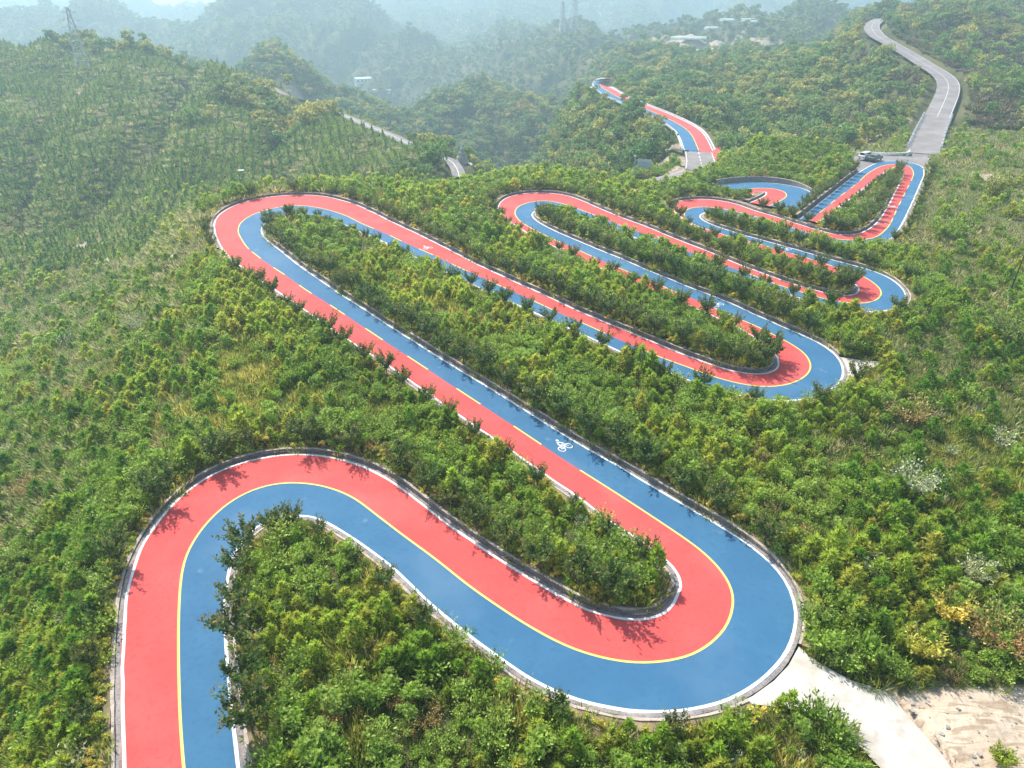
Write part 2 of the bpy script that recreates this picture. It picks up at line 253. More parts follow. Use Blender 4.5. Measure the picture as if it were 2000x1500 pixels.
def spline(pts, step):
    p = np.array(pts, float); d = np.r_[0, np.cumsum(np.hypot(*np.diff(p[:, :2], axis=0).T))]
    n = max(int(d[-1]/.25), 8); t = np.linspace(0, d[-1], n)
    # Catmull-Rom through the points (non-uniform tangents)
    m = np.zeros_like(p)
    h = np.diff(d)[:, None]; s = np.diff(p, axis=0)/h
    m[1:-1] = (s[:-1]*h[1:]+s[1:]*h[:-1])/(h[:-1]+h[1:]); m[0] = s[0]; m[-1] = s[-1]
    k = np.clip(np.searchsorted(d, t)-1, 0, len(d)-2); hh = np.diff(d)[k][:, None]; a = ((t-d[k])/np.diff(d)[k])[:, None]
    q = (2*a**3-3*a**2+1)*p[k]+(a**3-2*a**2+a)*hh*m[k]+(-2*a**3+3*a**2)*p[k+1]+(a**3-a**2)*hh*m[k+1]
    dd = np.r_[0, np.cumsum(np.hypot(*np.diff(q[:, :2], axis=0).T))]; N = max(int(dd[-1]/step), 4)
    tt = np.linspace(0, dd[-1], N); return np.stack([np.interp(tt, dd, q[:, c]) for c in range(p.shape[1])], 1)
def sm1(a, s):
    r = int(3*s)+1; k = np.exp(-.5*(np.arange(-r, r+1)/s)**2); k /= k.sum()
    return np.convolve(np.pad(a, r, mode='edge'), k, 'valid')
def back(pl, y0=12): return np.array([hit(a, b, y0) for a, b in pl])
def smooth_line(q, s):
    o = q.copy()
    for c in range(2): o[:, c] = sm1(q[:, c], s)
    o[0] = q[0]; o[-1] = q[-1]; return o
class Road: pass
ROADS = []
def frames(c):
    t = np.gradient(c, axis=0); t /= np.maximum(np.linalg.norm(t, axis=1, keepdims=True), 1e-9)
    return np.stack([-t[:, 1], t[:, 0]], 1)          # left normal
def widths(c, n, edge, sgn, s=3):
    w = np.zeros(len(c))
    for i in range(len(c)):
        v = edge-c[i]; al = np.abs(v @ np.array([n[i][1], -n[i][0]])); pr = (v @ n[i])*sgn
        ok = (pr > 0) & (pr < 12) & (al < 1.0)
        w[i] = pr[ok].min() if ok.any() else np.nan
    g = ~np.isnan(w); w = np.interp(np.arange(len(w)), np.nonzero(g)[0], w[g])
    return sm1(w, s)
def make_road(c, wl, wr, zs=4, z=None):
    r = Road(); r.c = c; r.n = frames(c); r.wl = wl; r.wr = wr
    r.L = c+r.n*wl[:, None]; r.R = c-r.n*wr[:, None]
    r.zc = sm1(S(c[:, 0], c[:, 1]), zs) if z is None else z
    r.s = np.r_[0, np.cumsum(np.hypot(*np.diff(c, axis=0).T))]
    ROADS.append(r); return r
cb = spline(back(CYEL)[:, :2], .6); cb = smooth_line(cb, 1.5)
lb = spline(back(LRED)[:, :2], .3); rb = spline(back(RBLU)[:, :2], .3)
n0 = frames(cb)
main = make_road(cb, widths(cb, n0, lb, 1), widths(cb, n0, rb, -1))
print('main length', main.s[-1], 'widths', [round(float(v), 1) for v in (main.wl+main.wr)[::60]])
print('z', [round(float(v), 1) for v in main.zc[::60]])
def two_edge(l, r, y0=12, step=.8, s=2):
    a = spline(back(P(l), y0)[:, :2], .4); b = spline(back(P(r), y0)[:, :2], .4)
    n = max(int(max(len(a), len(b))*.4/step), 6)
    f = lambda q: np.stack([np.interp(np.linspace(0, 1, n), np.linspace(0, 1, len(q)), q[:, k]) for k in (0, 1)], 1)
    a, b = f(a), f(b); c = smooth_line((a+b)/2, s); return c, np.linalg.norm(a-b, axis=1)
def centre_road(pl, W, y0=12, step=1.0, s=3, zs=6, frac=.5):
    c = smooth_line(spline(back(P(pl), y0)[:, :2], step), s); k = np.full(len(c), float(W))
    return make_road(c, k*frac, k*(1-frac), zs)
# small lower loop, spur road, upper road, far roads
loop = centre_road("1436,373 1455,370 1475,367 1492,366.5 1515,368.5 1530,373 1537,379.5 1534.5,386 1522.5,393 1510.5,399 1502,402", 10, step=.6, s=3, frac=.58)
spur = centre_road("1196,155 1184,156.5 1175,160 1172,167 1176.5,173 1185.5,180 1202,190 1220,198.5 1253,213 1280,224 1295,231 1317.5,242 1335.5,253 1346,262 1353.5,273 1359.5,286.5 1364,299", 9.5, y0=215, frac=.5)
spur2 = centre_road("1364,301 1366,312 1368,328 1362,342 1350,353 1325,362 1300,370 1262,381", 9, y0=200)
upper = centre_road("1728,34 1712,41 1703,50 1706,61 1720,74 1750,91 1785,112 1815,131 1838,145 1851,160 1852,176 1846,194 1836,216 1826,238 1815,262 1807,284 1801,299", 8.0, y0=196, s=4, zs=8)
left = centre_road("470,146 500,158 540,175 590,194 632,212 680,229 730,250 770,267 800,281 840,299 872,312 892,329 897,346", 4.8, y0=240, s=3, zs=8)

# ---------------------------------------------------------------- raster of the road corridors
GX0, GY0, GS = -330., 0., .5; GNX, GNY = 1500, 1100
DE = np.full((GNX, GNY), 99.); RZ = np.zeros((GNX, GNY)); NYS = np.zeros((GNX, GNY)); RZB = np.zeros((GNX, GNY))
def splat(r, rad=9):
    for i in range(len(r.c)):
        cx, cy = r.c[i]; wm = max(r.wl[i], r.wr[i])+rad
        a0, a1 = int((cx-wm-GX0)/GS), int((cx+wm-GX0)/GS)+1; b0, b1 = int((cy-wm-GY0)/GS), int((cy+wm-GY0)/GS)+1
        a0, b0 = max(a0, 0), max(b0, 0); a1, b1 = min(a1, GNX), min(b1, GNY)
        if a1 <= a0 or b1 <= b0: continue
        X = GX0+np.arange(a0, a1)*GS-cx; Y = GY0+np.arange(b0, b1)*GS-cy
        d = np.hypot(X[:, None], Y[None, :]); pr = X[:, None]*r.n[i][0]+Y[None, :]*r.n[i][1]
        e = d-np.where(pr > 0, r.wl[i], r.wr[i]); m = (e < DE[a0:a1, b0:b1]-1e3*0) | ((e < 1.2) & (e < DE[a0:a1, b0:b1]+6) & (r is main) & (RZB[a0:a1, b0:b1] != 1)); RZB[a0:a1, b0:b1] = np.where(m & (r is main), 1, RZB[a0:a1, b0:b1])
        DE[a0:a1, b0:b1][m] = e[m]; RZ[a0:a1, b0:b1][m] = r.zc[i]
        NYS[a0:a1, b0:b1][m] = (np.sign(pr)*r.n[i][1]*np.ones_like(d))[m]
for r in (spur, spur2): r.zc = r.zc+.7
for r in ROADS[1:]+[main]: splat(r)
def grid(A, x, y):
    fx = np.clip((np.asarray(x)-GX0)/GS, 0, GNX-1.01); fy = np.clip((np.asarray(y)-GY0)/GS, 0, GNY-1.01)
    i = fx.astype(int); j = fy.astype(int); a = fx-i; b = fy-j
    return (A[i,j]*(1-a)+A[i+1,j]*a)*(1-b)+(A[i,j+1]*(1-a)+A[i+1,j+1]*a)*b
def dedge(x, y):
    d = grid(DE, x, y); o = (np.asarray(x) < GX0+1) | (np.asarray(x) > GX0+GNX*GS-2) | (np.asarray(y) < 1) | (np.asarray(y) > GY0+GNY*GS-2)
    return np.where(o, 99., d)
def near_grid(A, x, y):
    i = np.clip(np.round((np.asarray(x)-GX0)/GS).astype(int), 0, GNX-1); j = np.clip(np.round((np.asarray(y)-GY0)/GS).astype(int), 0, GNY-1)
    return A[i, j]
# ---------------------------------------------------------------- paved / bare areas (polygons in photo pixels laid on the ground)
def world_poly(s, y0=12): return back(P(s), y0)[:, :2]
POLY = dict(
 apron=world_poly("1540,1300 1560,1264 1580,1283 1612,1304 1660,1330 1716,1347 1745,1362 1768,1392 1800,1428 1838,1470 1880,1530 1760,1560 1730,1510 1700,1480 1660,1438 1600,1400 1540,1385 1470,1376 1420,1385 1470,1360 1512,1330"),
 dirt=world_poly("1716,1347 1760,1352 1850,1350 1940,1345 2010,1338 2120,1330 2160,1600 1880,1560 1838,1470 1800,1428 1768,1392 1745,1362"),
 landing=world_poly("1640,697 1660,700 1690,704 1722,706 1726,712 1712,722 1690,728 1668,735 1645,745 1638,720"),
 pocket=world_poly("1255,1074 1275,1088 1290,1104 1306,1130 1310,1150 1305,1172 1288,1188 1260,1199 1238,1200 1270,1184 1288,1165 1293,1140 1285,1115 1268,1095"),
 stub=world_poly("424,492 440,498 458,514 452,524 440,516 428,506"),
 plaza=world_poly("1668,301 1700,303.5 1740,305 1768,304 1780,296 1800,285 1828,288 1812,318 1807,335 1790,330 1740,330 1700,334 1676,342 1670,330 1666,315"),
)
def inpoly(poly, x, y):
    x = np.asarray(x); y = np.asarray(y); c = np.zeros(x.shape, bool); n = len(poly)
    for i in range(n):
        x0, y0 = poly[i]; x1, y1 = poly[(i+1) % n]
        m = ((y0 > y) != (y1 > y)); c ^= m & (x < (x1-x0)*(y-y0)/(y1-y0+1e-12)+x0)
    return c
def polymask(names, x, y, pad=0):
    m = np.zeros(np.shape(x), bool)
    for k in names:
        p = POLY[k]; mm = inpoly(p, x, y)
        if pad:
            for a in range(8): mm |= inpoly(p, x+pad*math.cos(a*.785), y+pad*math.sin(a*.785))
        m |= mm
    return m
PAVED = ['apron', 'landing', 'pocket', 'stub', 'plaza']
def Tb(x, y):
    x = np.asarray(x, float); y = np.asarray(y, float); d = dedge(x, y); w = np.clip((d-.4)/8.6, 0, 1); w = w*w*(3-2*w)
    return np.where(d < 9, near_grid(RZ, x, y)*(1-w)+S(x, y)*w, S(x, y))
def T(x, y):
    """final ground height"""
    x = np.asarray(x, float); y = np.asarray(y, float)
    z = S(x, y); d = dedge(x, y); far = np.clip((y-200)/150, 0, 1); farl = np.clip((-x-40)/60, 0, 1)*np.clip((y-20)/60, 0, 1)
    away = np.clip((d-2)/7, 0, 1)
    amp = np.maximum(far, farl*.6)
    z = z + away*(fbm(x/9, y/9)*1.6 + amp*fbm(x/38+5, y/38, 5)*11 + np.clip((y-420)/500, 0, 1)*(fbm(x/150+3, y/150+9, 5)*80 + (.13-np.abs(fbm(x/210+31, y/330+17, 4)))*np.clip((y-800)/500, 0, 1)*230))
    # gullies on the far slopes
    rg = 1-np.abs(fbm(x/90+11, y/140+2, 4)*4); z = z - np.clip((y-260)/200, 0, 1)*away*np.clip(rg, 0, 1)**2*np.where(y > 500, 22, 6)
    hl = np.clip((-x-30)/25, 0, 1)*np.clip((y-185)/40, 0, 1)*np.clip((470-y)/60, 0, 1); z = z - hl*away*(np.clip(1-np.abs(fbm((x+.25*y)/46+2, y/150+5, 3)*5), 0, 1)**1.5*9-2.5)
    bank = np.clip(near_grid(NYS, x, y)*1.4, 0, 1)*.55*np.clip((d-.6)/.8, 0, 1)*np.clip((7-d)/5, 0, 1)*(y < 230)
    w = np.clip((d-.4)/8.6, 0, 1); w = w*w*(3-2*w)
    rz = near_grid(RZ, x, y); z = np.where(d < 9, rz*(1-w)+z*w, z)
    z = z + bank - .45*np.clip((1.9-d)/.8, 0, 1) - np.where(y > 212, 1.3*np.clip((3.6-d)/1.8, 0, 1), 0)
    return z
# ---------------------------------------------------------------- ground sheet
NT = 760
rows = [-90.]
while rows[-1] < 3300:
    y = rows[-1]; st = 4 if y < 5 else (.9 if y < 25 else max(.45, .0058*y)); rows.append(y+st)
rows = np.array(rows); t = np.linspace(-1, 1, NT)
Xg = t[None, :]*(55+.93*np.maximum(rows, 0))[:, None]; Yg = np.repeat(rows[:, None], NT, 1)
Zg = T(Xg.ravel(), Yg.ravel()).reshape(Xg.shape)
pm = polymask(PAVED, Xg.ravel(), Yg.ravel(), .55).reshape(Xg.shape) & (Yg < 240); Zg[pm] = np.minimum(Tb(Xg[pm], Yg[pm])-.4, Zg[pm])
nr = len(rows); me = bpy.data.meshes.new('ground')
V = np.stack([Xg, Yg, Zg], -1).reshape(-1, 3)
idx = (np.arange(nr-1)[:, None]*NT+np.arange(NT-1)[None, :]).ravel()
Q = np.stack([idx, idx+1, idx+NT+1, idx+NT], 1)
def npmesh(me, V, Q):
    k = Q.shape[1]; me.vertices.add(len(V)); me.vertices.foreach_set('co', V.astype(np.float32).ravel())
    me.loops.add(Q.size); me.loops.foreach_set('vertex_index', Q.astype(np.int32).ravel())
    me.polygons.add(len(Q)); me.polygons.foreach_set('loop_start', np.arange(0, Q.size, k, dtype=np.int32))
    me.polygons.foreach_set('loop_total', np.full(len(Q), k, np.int32)); me.update(calc_edges=True)
npmesh(me, V, Q); me.polygons.foreach_set('use_smooth', np.ones(len(Q), bool))
bare = np.zeros(len(V)); mk = V[:, 1] < 80; bare[mk] = polymask(['dirt'], V[mk, 0], V[mk, 1]).astype(float)
# exposed earth scars: (px, py, radius m, ymin)
SC = [(1320, 318, 7, 180), (1305, 290, 6, 180), (1718, 262, 8, 230), (1712, 280, 4, 220), (180, 462, 9, 100), (245, 502, 7, 100), (330, 512, 4.5, 100), (90, 470, 7, 100), (130, 485, 8, 100), (150, 148, 8, 300), (245, 128, 6, 300), (1400, 76, 70, 450), (1440, 80, 50, 450), (1060, 322, 4, 150), (1940, 352, 5, 100), (130, 490, 5, 100), (560, 175, 10, 300), (1320, 345, 3, 150), (1250,376,3,150)]
SCW = []
for px, py, rr, y0 in SC:
    h = hit(px, py, y0); SCW.append((h[0], h[1], rr)); dd = np.hypot(V[:, 0]-h[0], (V[:, 1]-h[1])*.8)/rr + fbm(V[:, 0]/4, V[:, 1]/4)*1.2
    bare = np.maximum(bare, np.clip((1.1-dd)*3, 0, 1)*.8)
at = me.attributes.new('bare', 'FLOAT', 'POINT'); at.data.foreach_set('value', bare.astype(np.float32))
gm = bpy.data.materials.new('ground_cover'); gm.use_nodes = True; tt = gm.node_tree; N = tt.nodes; L = tt.links; p = N['Principled BSDF']
p.inputs['Roughness'].default_value = .95; p.inputs['Specular IOR Level'].default_value = .1
geo = N.new('ShaderNodeNewGeometry')
def nz(sc, lo, hi, det=5):
    n = N.new('ShaderNodeTexNoise'); n.inputs['Scale'].default_value = sc; n.inputs['Detail'].default_value = det; L.new(geo.outputs['Position'], n.inputs['Vector'])
    r = N.new('ShaderNodeMapRange'); r.inputs[1].default_value = lo; r.inputs[2].default_value = hi; L.new(n.outputs[0], r.inputs[0]); return r.outputs[0]
def mixc(f, a, b):
    m = N.new('ShaderNodeMixRGB'); L.new(f, m.inputs[0])
    for i, q in ((1, a), (2, b)):
        if isinstance(q, tuple): m.inputs[i].default_value = (*q, 1)
        else: L.new(q, m.inputs[i])
    return m.outputs[0]
c = mixc(nz(.03, .42, .6), (.055, .075, .025), (.17, .165, .07)); c = mixc(nz(.5, .45, .7), c, (.15, .12, .065)); c = mixc(nz(3, .5, .75), c, (.05, .055, .022))
ba = N.new('ShaderNodeAttribute'); ba.attribute_name = 'bare'
sand = mixc(nz(.25, .35, .65), (.64, .53, .40), (.54, .42, .30)); sand = mixc(nz(1.5, .55, .75), sand, (.34, .25, .17))
mp = N.new('ShaderNodeMapping'); mp.inputs['Scale'].default_value = (.35, 1.7, 1); mp.inputs['Rotation'].default_value = (0, 0, .25); L.new(geo.outputs['Position'], mp.inputs['Vector'])
rn = N.new('ShaderNodeTexNoise'); rn.inputs['Scale'].default_value = 1.1; rn.inputs['Detail'].default_value = 6; rn.inputs['Distortion'].default_value = 1.2; L.new(mp.outputs[0], rn.inputs['Vector'])
rr_ = N.new('ShaderNodeMapRange'); rr_.inputs[1].default_value = .53; rr_.inputs[2].default_value = .62; L.new(rn.outputs[0], rr_.inputs[0]); sand = mixc(rr_.outputs[0], sand, (.40, .30, .205))
L.new(mixc(ba.outputs['Fac'], c, sand), p.inputs['Base Color'])
bn = N.new('ShaderNodeTexNoise'); bn.inputs['Scale'].default_value = 1.2; bn.inputs['Detail'].default_value = 8; L.new(geo.outputs['Position'], bn.inputs['Vector'])
bb = N.new('ShaderNodeBump'); bb.inputs['Strength'].default_value = .7; bb.inputs['Distance'].default_value = .35; L.new(bn.outputs[0], bb.inputs['Height']); L.new(bb.outputs[0], p.inputs['Normal'])
me.materials.append(gm); go = bpy.data.objects.new('ground', me); C.objects.link(go); tag(go, kind='structure')

# ---------------------------------------------------------------- road building
def ribbon(a, b, za, zb=None, sel=None, mid=None):
    """strip between polylines a and b (N,2)"""
    zb = za if zb is None else zb; v = []; f = []; n = len(a)
    for i in range(n): v += [(a[i][0], a[i][1], za[i]), (b[i][0], b[i][1], zb[i])]
    for i in range(n-1):
        if sel is None or sel[i]: f.append((2*i, 2*i+1, 2*i+3, 2*i+2))
    return v, f
def rz(r, side, off):     # height along an offset line: the carriageway is level across
    return r.zc
def line_at(r, o): return r.c+r.n*o[:, None]
def up(o):
    me = o.data
    if len(me.polygons) and sum(p.normal.z for p in list(me.polygons)[:50]) < 0: me.flip_normals()
    return o
def lane(name, r, o1, o2, dz, m, parent, sel=None):
    if name == 'edge_line':
        j = sm1(rng.normal(size=len(o1)), 1.2)*.035; o1 = o1+j; o2 = o2+j+sm1(rng.normal(size=len(o1)), 1.0)*.03
    v, f = ribbon(line_at(r, o1), line_at(r, o2), r.zc+dz, sel=sel); return up(mobj(name, v, f, m, parent))
one = np.ones(len(main.c))
rd = tag(up(mobj('road', *ribbon(line_at(main, main.wl), line_at(main, -main.wr), main.zc), M['asphalt'])), kind='structure')
lane('red_lane', main, main.wl, 0*one, .010, M['red'], rd); lane('blue_lane', main, 0*one, -main.wr, .010, M['blue'], rd)
lane('edge_line', main, main.wl-.02, main.wl-.24, .020, M['white'], rd); lane('edge_line', main, -main.wr+.24, -main.wr+.02, .020, M['white'], rd)
# centre line: solid through the bends, dashed on the straights
tang = np.unwrap(np.arctan2(*np.gradient(main.c, axis=0).T[::-1])); curv = np.abs(sm1(np.gradient(tang, main.s), 6))
solid = sm1((curv > .018).astype(float), 8) > .12
dash = solid | ((main.s % 9.6) < 4.3)
EARLY = main.s < main.s[np.argmin(np.hypot(*(main.c-hit(1300, 1020)[:2]).T))]*0
first = np.argmin(np.hypot(*(main.c-hit(1150, 930)[:2]).T)); dash[:first] = True
lane('centre_line', main, .09*one, -.09*one, .022, M['yellow'], rd, sel=dash)
def symbol(px, py, r, m):
    h = hit(px, py)[:2]; i = int(np.argmin(np.hypot(*(r.c-h).T))); tdir = np.array([r.n[i][1], -r.n[i][0]])
    upd = tdir if tdir[0] < 0 else -tdir
    if abs(tdir[1]) > .8: upd = -tdir if tdir[1] < 0 else tdir
    ax = np.array([upd[1], -upd[0]]); v = []; f = []
    zf = lambda w: float(np.interp(r.s[i]+float((w-r.c[i]) @ tdir), r.s, r.zc))+.028
    def strip(pts, wd=.085):
        pts = np.array(pts, float); t = np.gradient(pts, axis=0); t /= np.linalg.norm(t, axis=1, keepdims=True); nn = np.stack([-t[:, 1], t[:, 0]], 1)*wd/2
        b = len(v)
        for q, k in zip(pts, nn):
            for g in (q+k, q-k):
                w = h+ax*g[0]*.82+upd*(g[1]-1)*1.0; v.append((w[0], w[1], zf(w)))
        for j in range(len(pts)-1): f.append((b+2*j, b+2*j+1, b+2*j+3, b+2*j+2))
    for cx in (-.58, .58): strip([(cx+.40*math.cos(a), .40+.40*math.sin(a)) for a in np.linspace(0, 2*math.pi, 25)], .1)
    strip([(-.58,.4),(-.28,.98),(.42,.98),(.58,.4)]); strip([(-.28,.98),(-.02,.42),(.42,.98)]); strip([(-.58,.4),(-.02,.42)])
    strip([(.30,1.12),(.52,1.12)]); strip([(-.34,1.05),(-.18,1.05)], .12)
    strip([(-.25,1.1),(-.05,1.55),(.18,1.42),(.42,1.1)], .17); strip([(-.25,1.08),(.12,.78),(-.02,.42)], .13)
    strip([(.24+.12*math.cos(a), 1.78+.12*math.sin(a)) for a in np.linspace(0, 2*math.pi, 13)], .12)
    o = up(mobj('bicycle_symbol', v, f, M['white'], rd)); return o
for px, py in ((1096,868),(1397,592),(1532,485),(832,483),(1290,465),(1744,404)): symbol(px, py, main, M['white'])
# kerbs, gutters and rubble walls
def verge(r, side, i0=0, i1=None, wallmax=.32, par=None, soil=True, wm='wall'):
    i1 = len(r.c) if i1 is None else i1; sl_ = slice(i0, i1)
    w0 = (r.wl if side > 0 else r.wr)[sl_]; c = r.c[sl_]; n = r.n[sl_]*side; z = r.zc[sl_]
    upf = np.clip(n[:, 1]*1.6+.15, 0, 1); upf = sm1(upf, 3)
    jit = lambda a: (rng.random(len(c))-.5)*a
    def L_(o, h): return c+n*(w0+o)[:, None], z+h
    prof = [(0*upf, 0*upf-.02), (0*upf, 0*upf+.012), (.16+.03*upf+jit(.03), .02-.08*upf), (.30+.06*upf+jit(.04), -.0-.08*upf)]
    pts = [L_(o, h) for o, h in prof]
    op_ = c+n*(w0+1.0)[:, None]; opening = polymask(['apron', 'landing', 'stub', 'plaza'], op_[:, 0], op_[:, 1], .3)
    def sheet(name, pts, m, skip=True):
        v = []; f = []
        for (a, za) in pts: v += [(a[i][0], a[i][1], za[i]) for i in range(len(a))]
        k = len(c)
        for q in range(len(pts)-1):
            for i in range(k-1):
                if skip and opening[i]: continue
                ff = (q*k+i, q*k+i+1, (q+1)*k+i+1, (q+1)*k+i)
                f.append(ff if side < 0 else ff[::-1])
        return up(mobj(name, v, f, m, par))
    sheet('gutter', pts, M['gutter'], False)
    wt = wallmax*upf+.06
    o0 = .30+.06*upf
    top = [L_(o0, -.12+0*upf), L_(o0+.06+jit(.05), wt+jit(.07)), L_(o0+.28+jit(.08), wt+.02+jit(.07)), L_(o0+.36, wt-.5)]
    sheet('stone_wall', top[:2], M[wm]); sheet('stone_coping', top[1:], M['kerb'])
    if soil: sheet('soil_bank', [L_(o0+.30, wt-.05), L_(o0+.9+jit(.2), wt-.08+jit(.15)), L_(o0+1.7+jit(.3), .35*upf-.15+jit(.1)), L_(o0+2.6, .2*upf-.8)], M['soil'])
# the retaining kerb is one long built thing on each side
def retaining(r, side, name, label, **k):
    e = empty(name, (0,0,0)); tag(e, label, 'kerb'); verge(r, side, par=e, **k)
retaining(main, 1, 'stone_kerb', 'rubble stone kerb and gutter running along the outer side of the red lane of the looping road', i1=int(np.argmin(np.hypot(*(main.c-hit(1781,352)[:2]).T))))
retaining(main, -1, 'stone_kerb', 'rubble stone kerb and gutter running along the outer side of the blue lane of the looping road', i1=int(np.argmin(np.hypot(*(main.c-hit(1781,352)[:2]).T))))
k0 = int(np.argmin(np.hypot(*(main.c-hit(1700,337)[:2]).T)))
retaining(main, -1, 'parapet_wall', 'low grey wall beside the blue lane on the straight below the parked cars', i0=k0, wallmax=.75)
retaining(main, 1, 'stone_kerb', 'pale broken kerb beside the red lane on the straight below the parked cars', i0=k0, wallmax=.1)
# other roads
lp = tag(up(mobj('road', *ribbon(loop.L, loop.R, loop.zc), M['asphalt'])), kind='structure')
ol = np.ones(len(loop.c))
# the loop turns clockwise seen from its start: red on the inner (right) side
lane('blue_lane', loop, loop.wl, 0*ol, .01, M['blue'], lp); lane('red_lane', loop, 0*ol, -loop.wr, .01, M['red'], lp)
lane('edge_line', loop, loop.wl-.02, loop.wl-.22, .02, M['white'], lp); lane('edge_line', loop, -loop.wr+.22, -loop.wr+.02, .02, M['white'], lp); lane('centre_line', loop, .09*ol, -.09*ol, .022, M['yellow'], lp)
e = empty('retaining_wall'); tag(e, 'curved grey stone retaining wall with pale coping round the small blue and red loop under the knoll', 'wall')
verge(loop, 1, par=e, wallmax=1.15, soil=False, wm='greywall')
e = empty('stone_kerb'); tag(e, 'short pale kerb at the pointed inside tip of the small loop under the knoll', 'kerb'); verge(loop, -1, par=e, wallmax=.35)
sr = tag(up(mobj('road', *ribbon(spur.L, spur.R, spur.zc), M['asphalt'])), kind='structure'); os_ = np.ones(len(spur.c))
# travelling towards the camera: left normal points to +X (red), blue on the other side
lane('red_lane', spur, spur.wl, 0*os_, .01, M['red'], sr); lane('blue_lane', spur, 0*os_, -spur.wr, .01, M['blue'], sr)
lane('edge_line', spur, spur.wl-.02, spur.wl-.35, .02, M['white'], sr); lane('edge_line', spur, -spur.wr+.3, -spur.wr+.02, .02, M['white'], sr); lane('centre_line', spur, .12*os_, -.12*os_, .022, M['yellow'], sr)
for side, lb_ in ((1, 'thin white kerb wall on the hill side of the far red lane on the spur'), (-1, 'whitish kerb wall on the drop side of the far blue lane on the spur')):
    m = MB(); n = spur.n*side; w0 = spur.wl if side > 0 else spur.wr
    for i in range(0, len(spur.c)-1):
        a = spur.c[i]+n[i]*(w0[i]+.5); b = spur.c[i+1]+n[i+1]*(w0[i+1]+.5); mid = (a+b)/2
        m.box((mid[0], mid[1], spur.zc[i]+.15), (np.linalg.norm(b-a)+.02, .3, .7), math.atan2(*(b-a)[::-1]))
    tag(m.build('kerb_wall', M['whitewash']), lb_, 'wall')
s2 = tag(up(mobj('road', *ribbon(spur2.L, spur2.R, spur2.zc-.01), M['oldroad'])), kind='structure'); o2 = np.ones(len(spur2.c))
lane('centre_line', spur2, .12*o2, -.12*o2, .02, M['white'], s2, sel=(spur2.s % 7) < 3.5); lane('edge_line', spur2, spur2.wl-.3, spur2.wl-.5, .02, M['white'], s2); lane('edge_line', spur2, -spur2.wr+.5, -spur2.wr+.3, .02, M['white'], s2)
ju = world_poly("1343,299 1364,299.5 1386,298 1407,302.5 1398,307.5 1392,311 1366,305 1345,303", 200)
from mathutils.geometry import delaunay_2d_cdt
def slab(name, poly, m, lift, parent=None, step=1.0):
    bd = []
    for i in range(len(poly)):
        a, b = poly[i], poly[(i+1) % len(poly)]; n = max(int(np.linalg.norm(b-a)/step), 1)
        bd += [a+(b-a)*q/n for q in range(n)]
    nb = len(bd); lo, hi = poly.min(0), poly.max(0); gx, gy = np.meshgrid(np.arange(lo[0], hi[0], step), np.arange(lo[1], hi[1], step)); gx, gy = gx.ravel(), gy.ravel()
    k = inpoly(poly, gx, gy); pts = [Vector(map(float, q)) for q in bd]+[Vector((float(a), float(b))) for a, b in zip(gx[k], gy[k])]
    vv, _, ff, *_r = delaunay_2d_cdt(pts, [], [list(range(nb))], 1, 1e-4)
    A = np.array([tuple(q) for q in vv]); zz = Tb(A[:, 0], A[:, 1])+lift; zz = zz-np.where(dedge(A[:, 0], A[:, 1]) < .02, .10, 0)
    return up(mobj(name, [(a, b, c) for (a, b), c in zip(A, zz)], ff, m, parent))
jr = slab('red_lane', world_poly("1364,299 1386,298 1407,302.5 1399,307 1382,303.5", 200), M['red'], .06, sr); jb = slab('blue_lane', world_poly("1342,297 1364,299.5 1382,304 1399,307.5 1392,311 1366,306 1345,303", 200), M['blue'], .05, sr)
ur = tag(up(mobj('road', *ribbon(upper.L, upper.R, upper.zc+.02), M['oldroad'])), kind='structure'); ou = np.ones(len(upper.c))
kk = np.arange(len(upper.c)) < np.argmin(np.abs(upper.s-upper.s[np.argmin(np.hypot(*(upper.c-hit(1829, 229, 196)[:2]).T))]))
lane('centre_line', upper, .06*ou, -.06*ou, .03, M['white'], ur, sel=kk[:-1]); lane('edge_line', upper, upper.wl-.2, upper.wl-.32, .03, M['white'], ur, sel=kk[:-1])
lr = tag(up(mobj('road', *ribbon(left.L, left.R, left.zc+.02), M['oldroad'])), kind='structure')
lane('edge_line', left, -.0*np.ones(len(left.c))+.12, -.0*np.ones(len(left.c))-.12, .03, M['white'], lr)
# areas
tag(slab('concrete_apron', POLY['apron'], M['concrete'], -.03), kind='structure')
tag(slab('concrete_landing', POLY['landing'], M['concrete'], -.04), kind='structure')
tag(slab('concrete_pocket', POLY['pocket'], M['concrete'], .03), kind='structure')
tag(slab('concrete_stub', POLY['stub'], M['concrete'], -.03), kind='structure')
tag(slab('parking_area', POLY['plaza'], M['oldroad'], -.03), kind='structure')

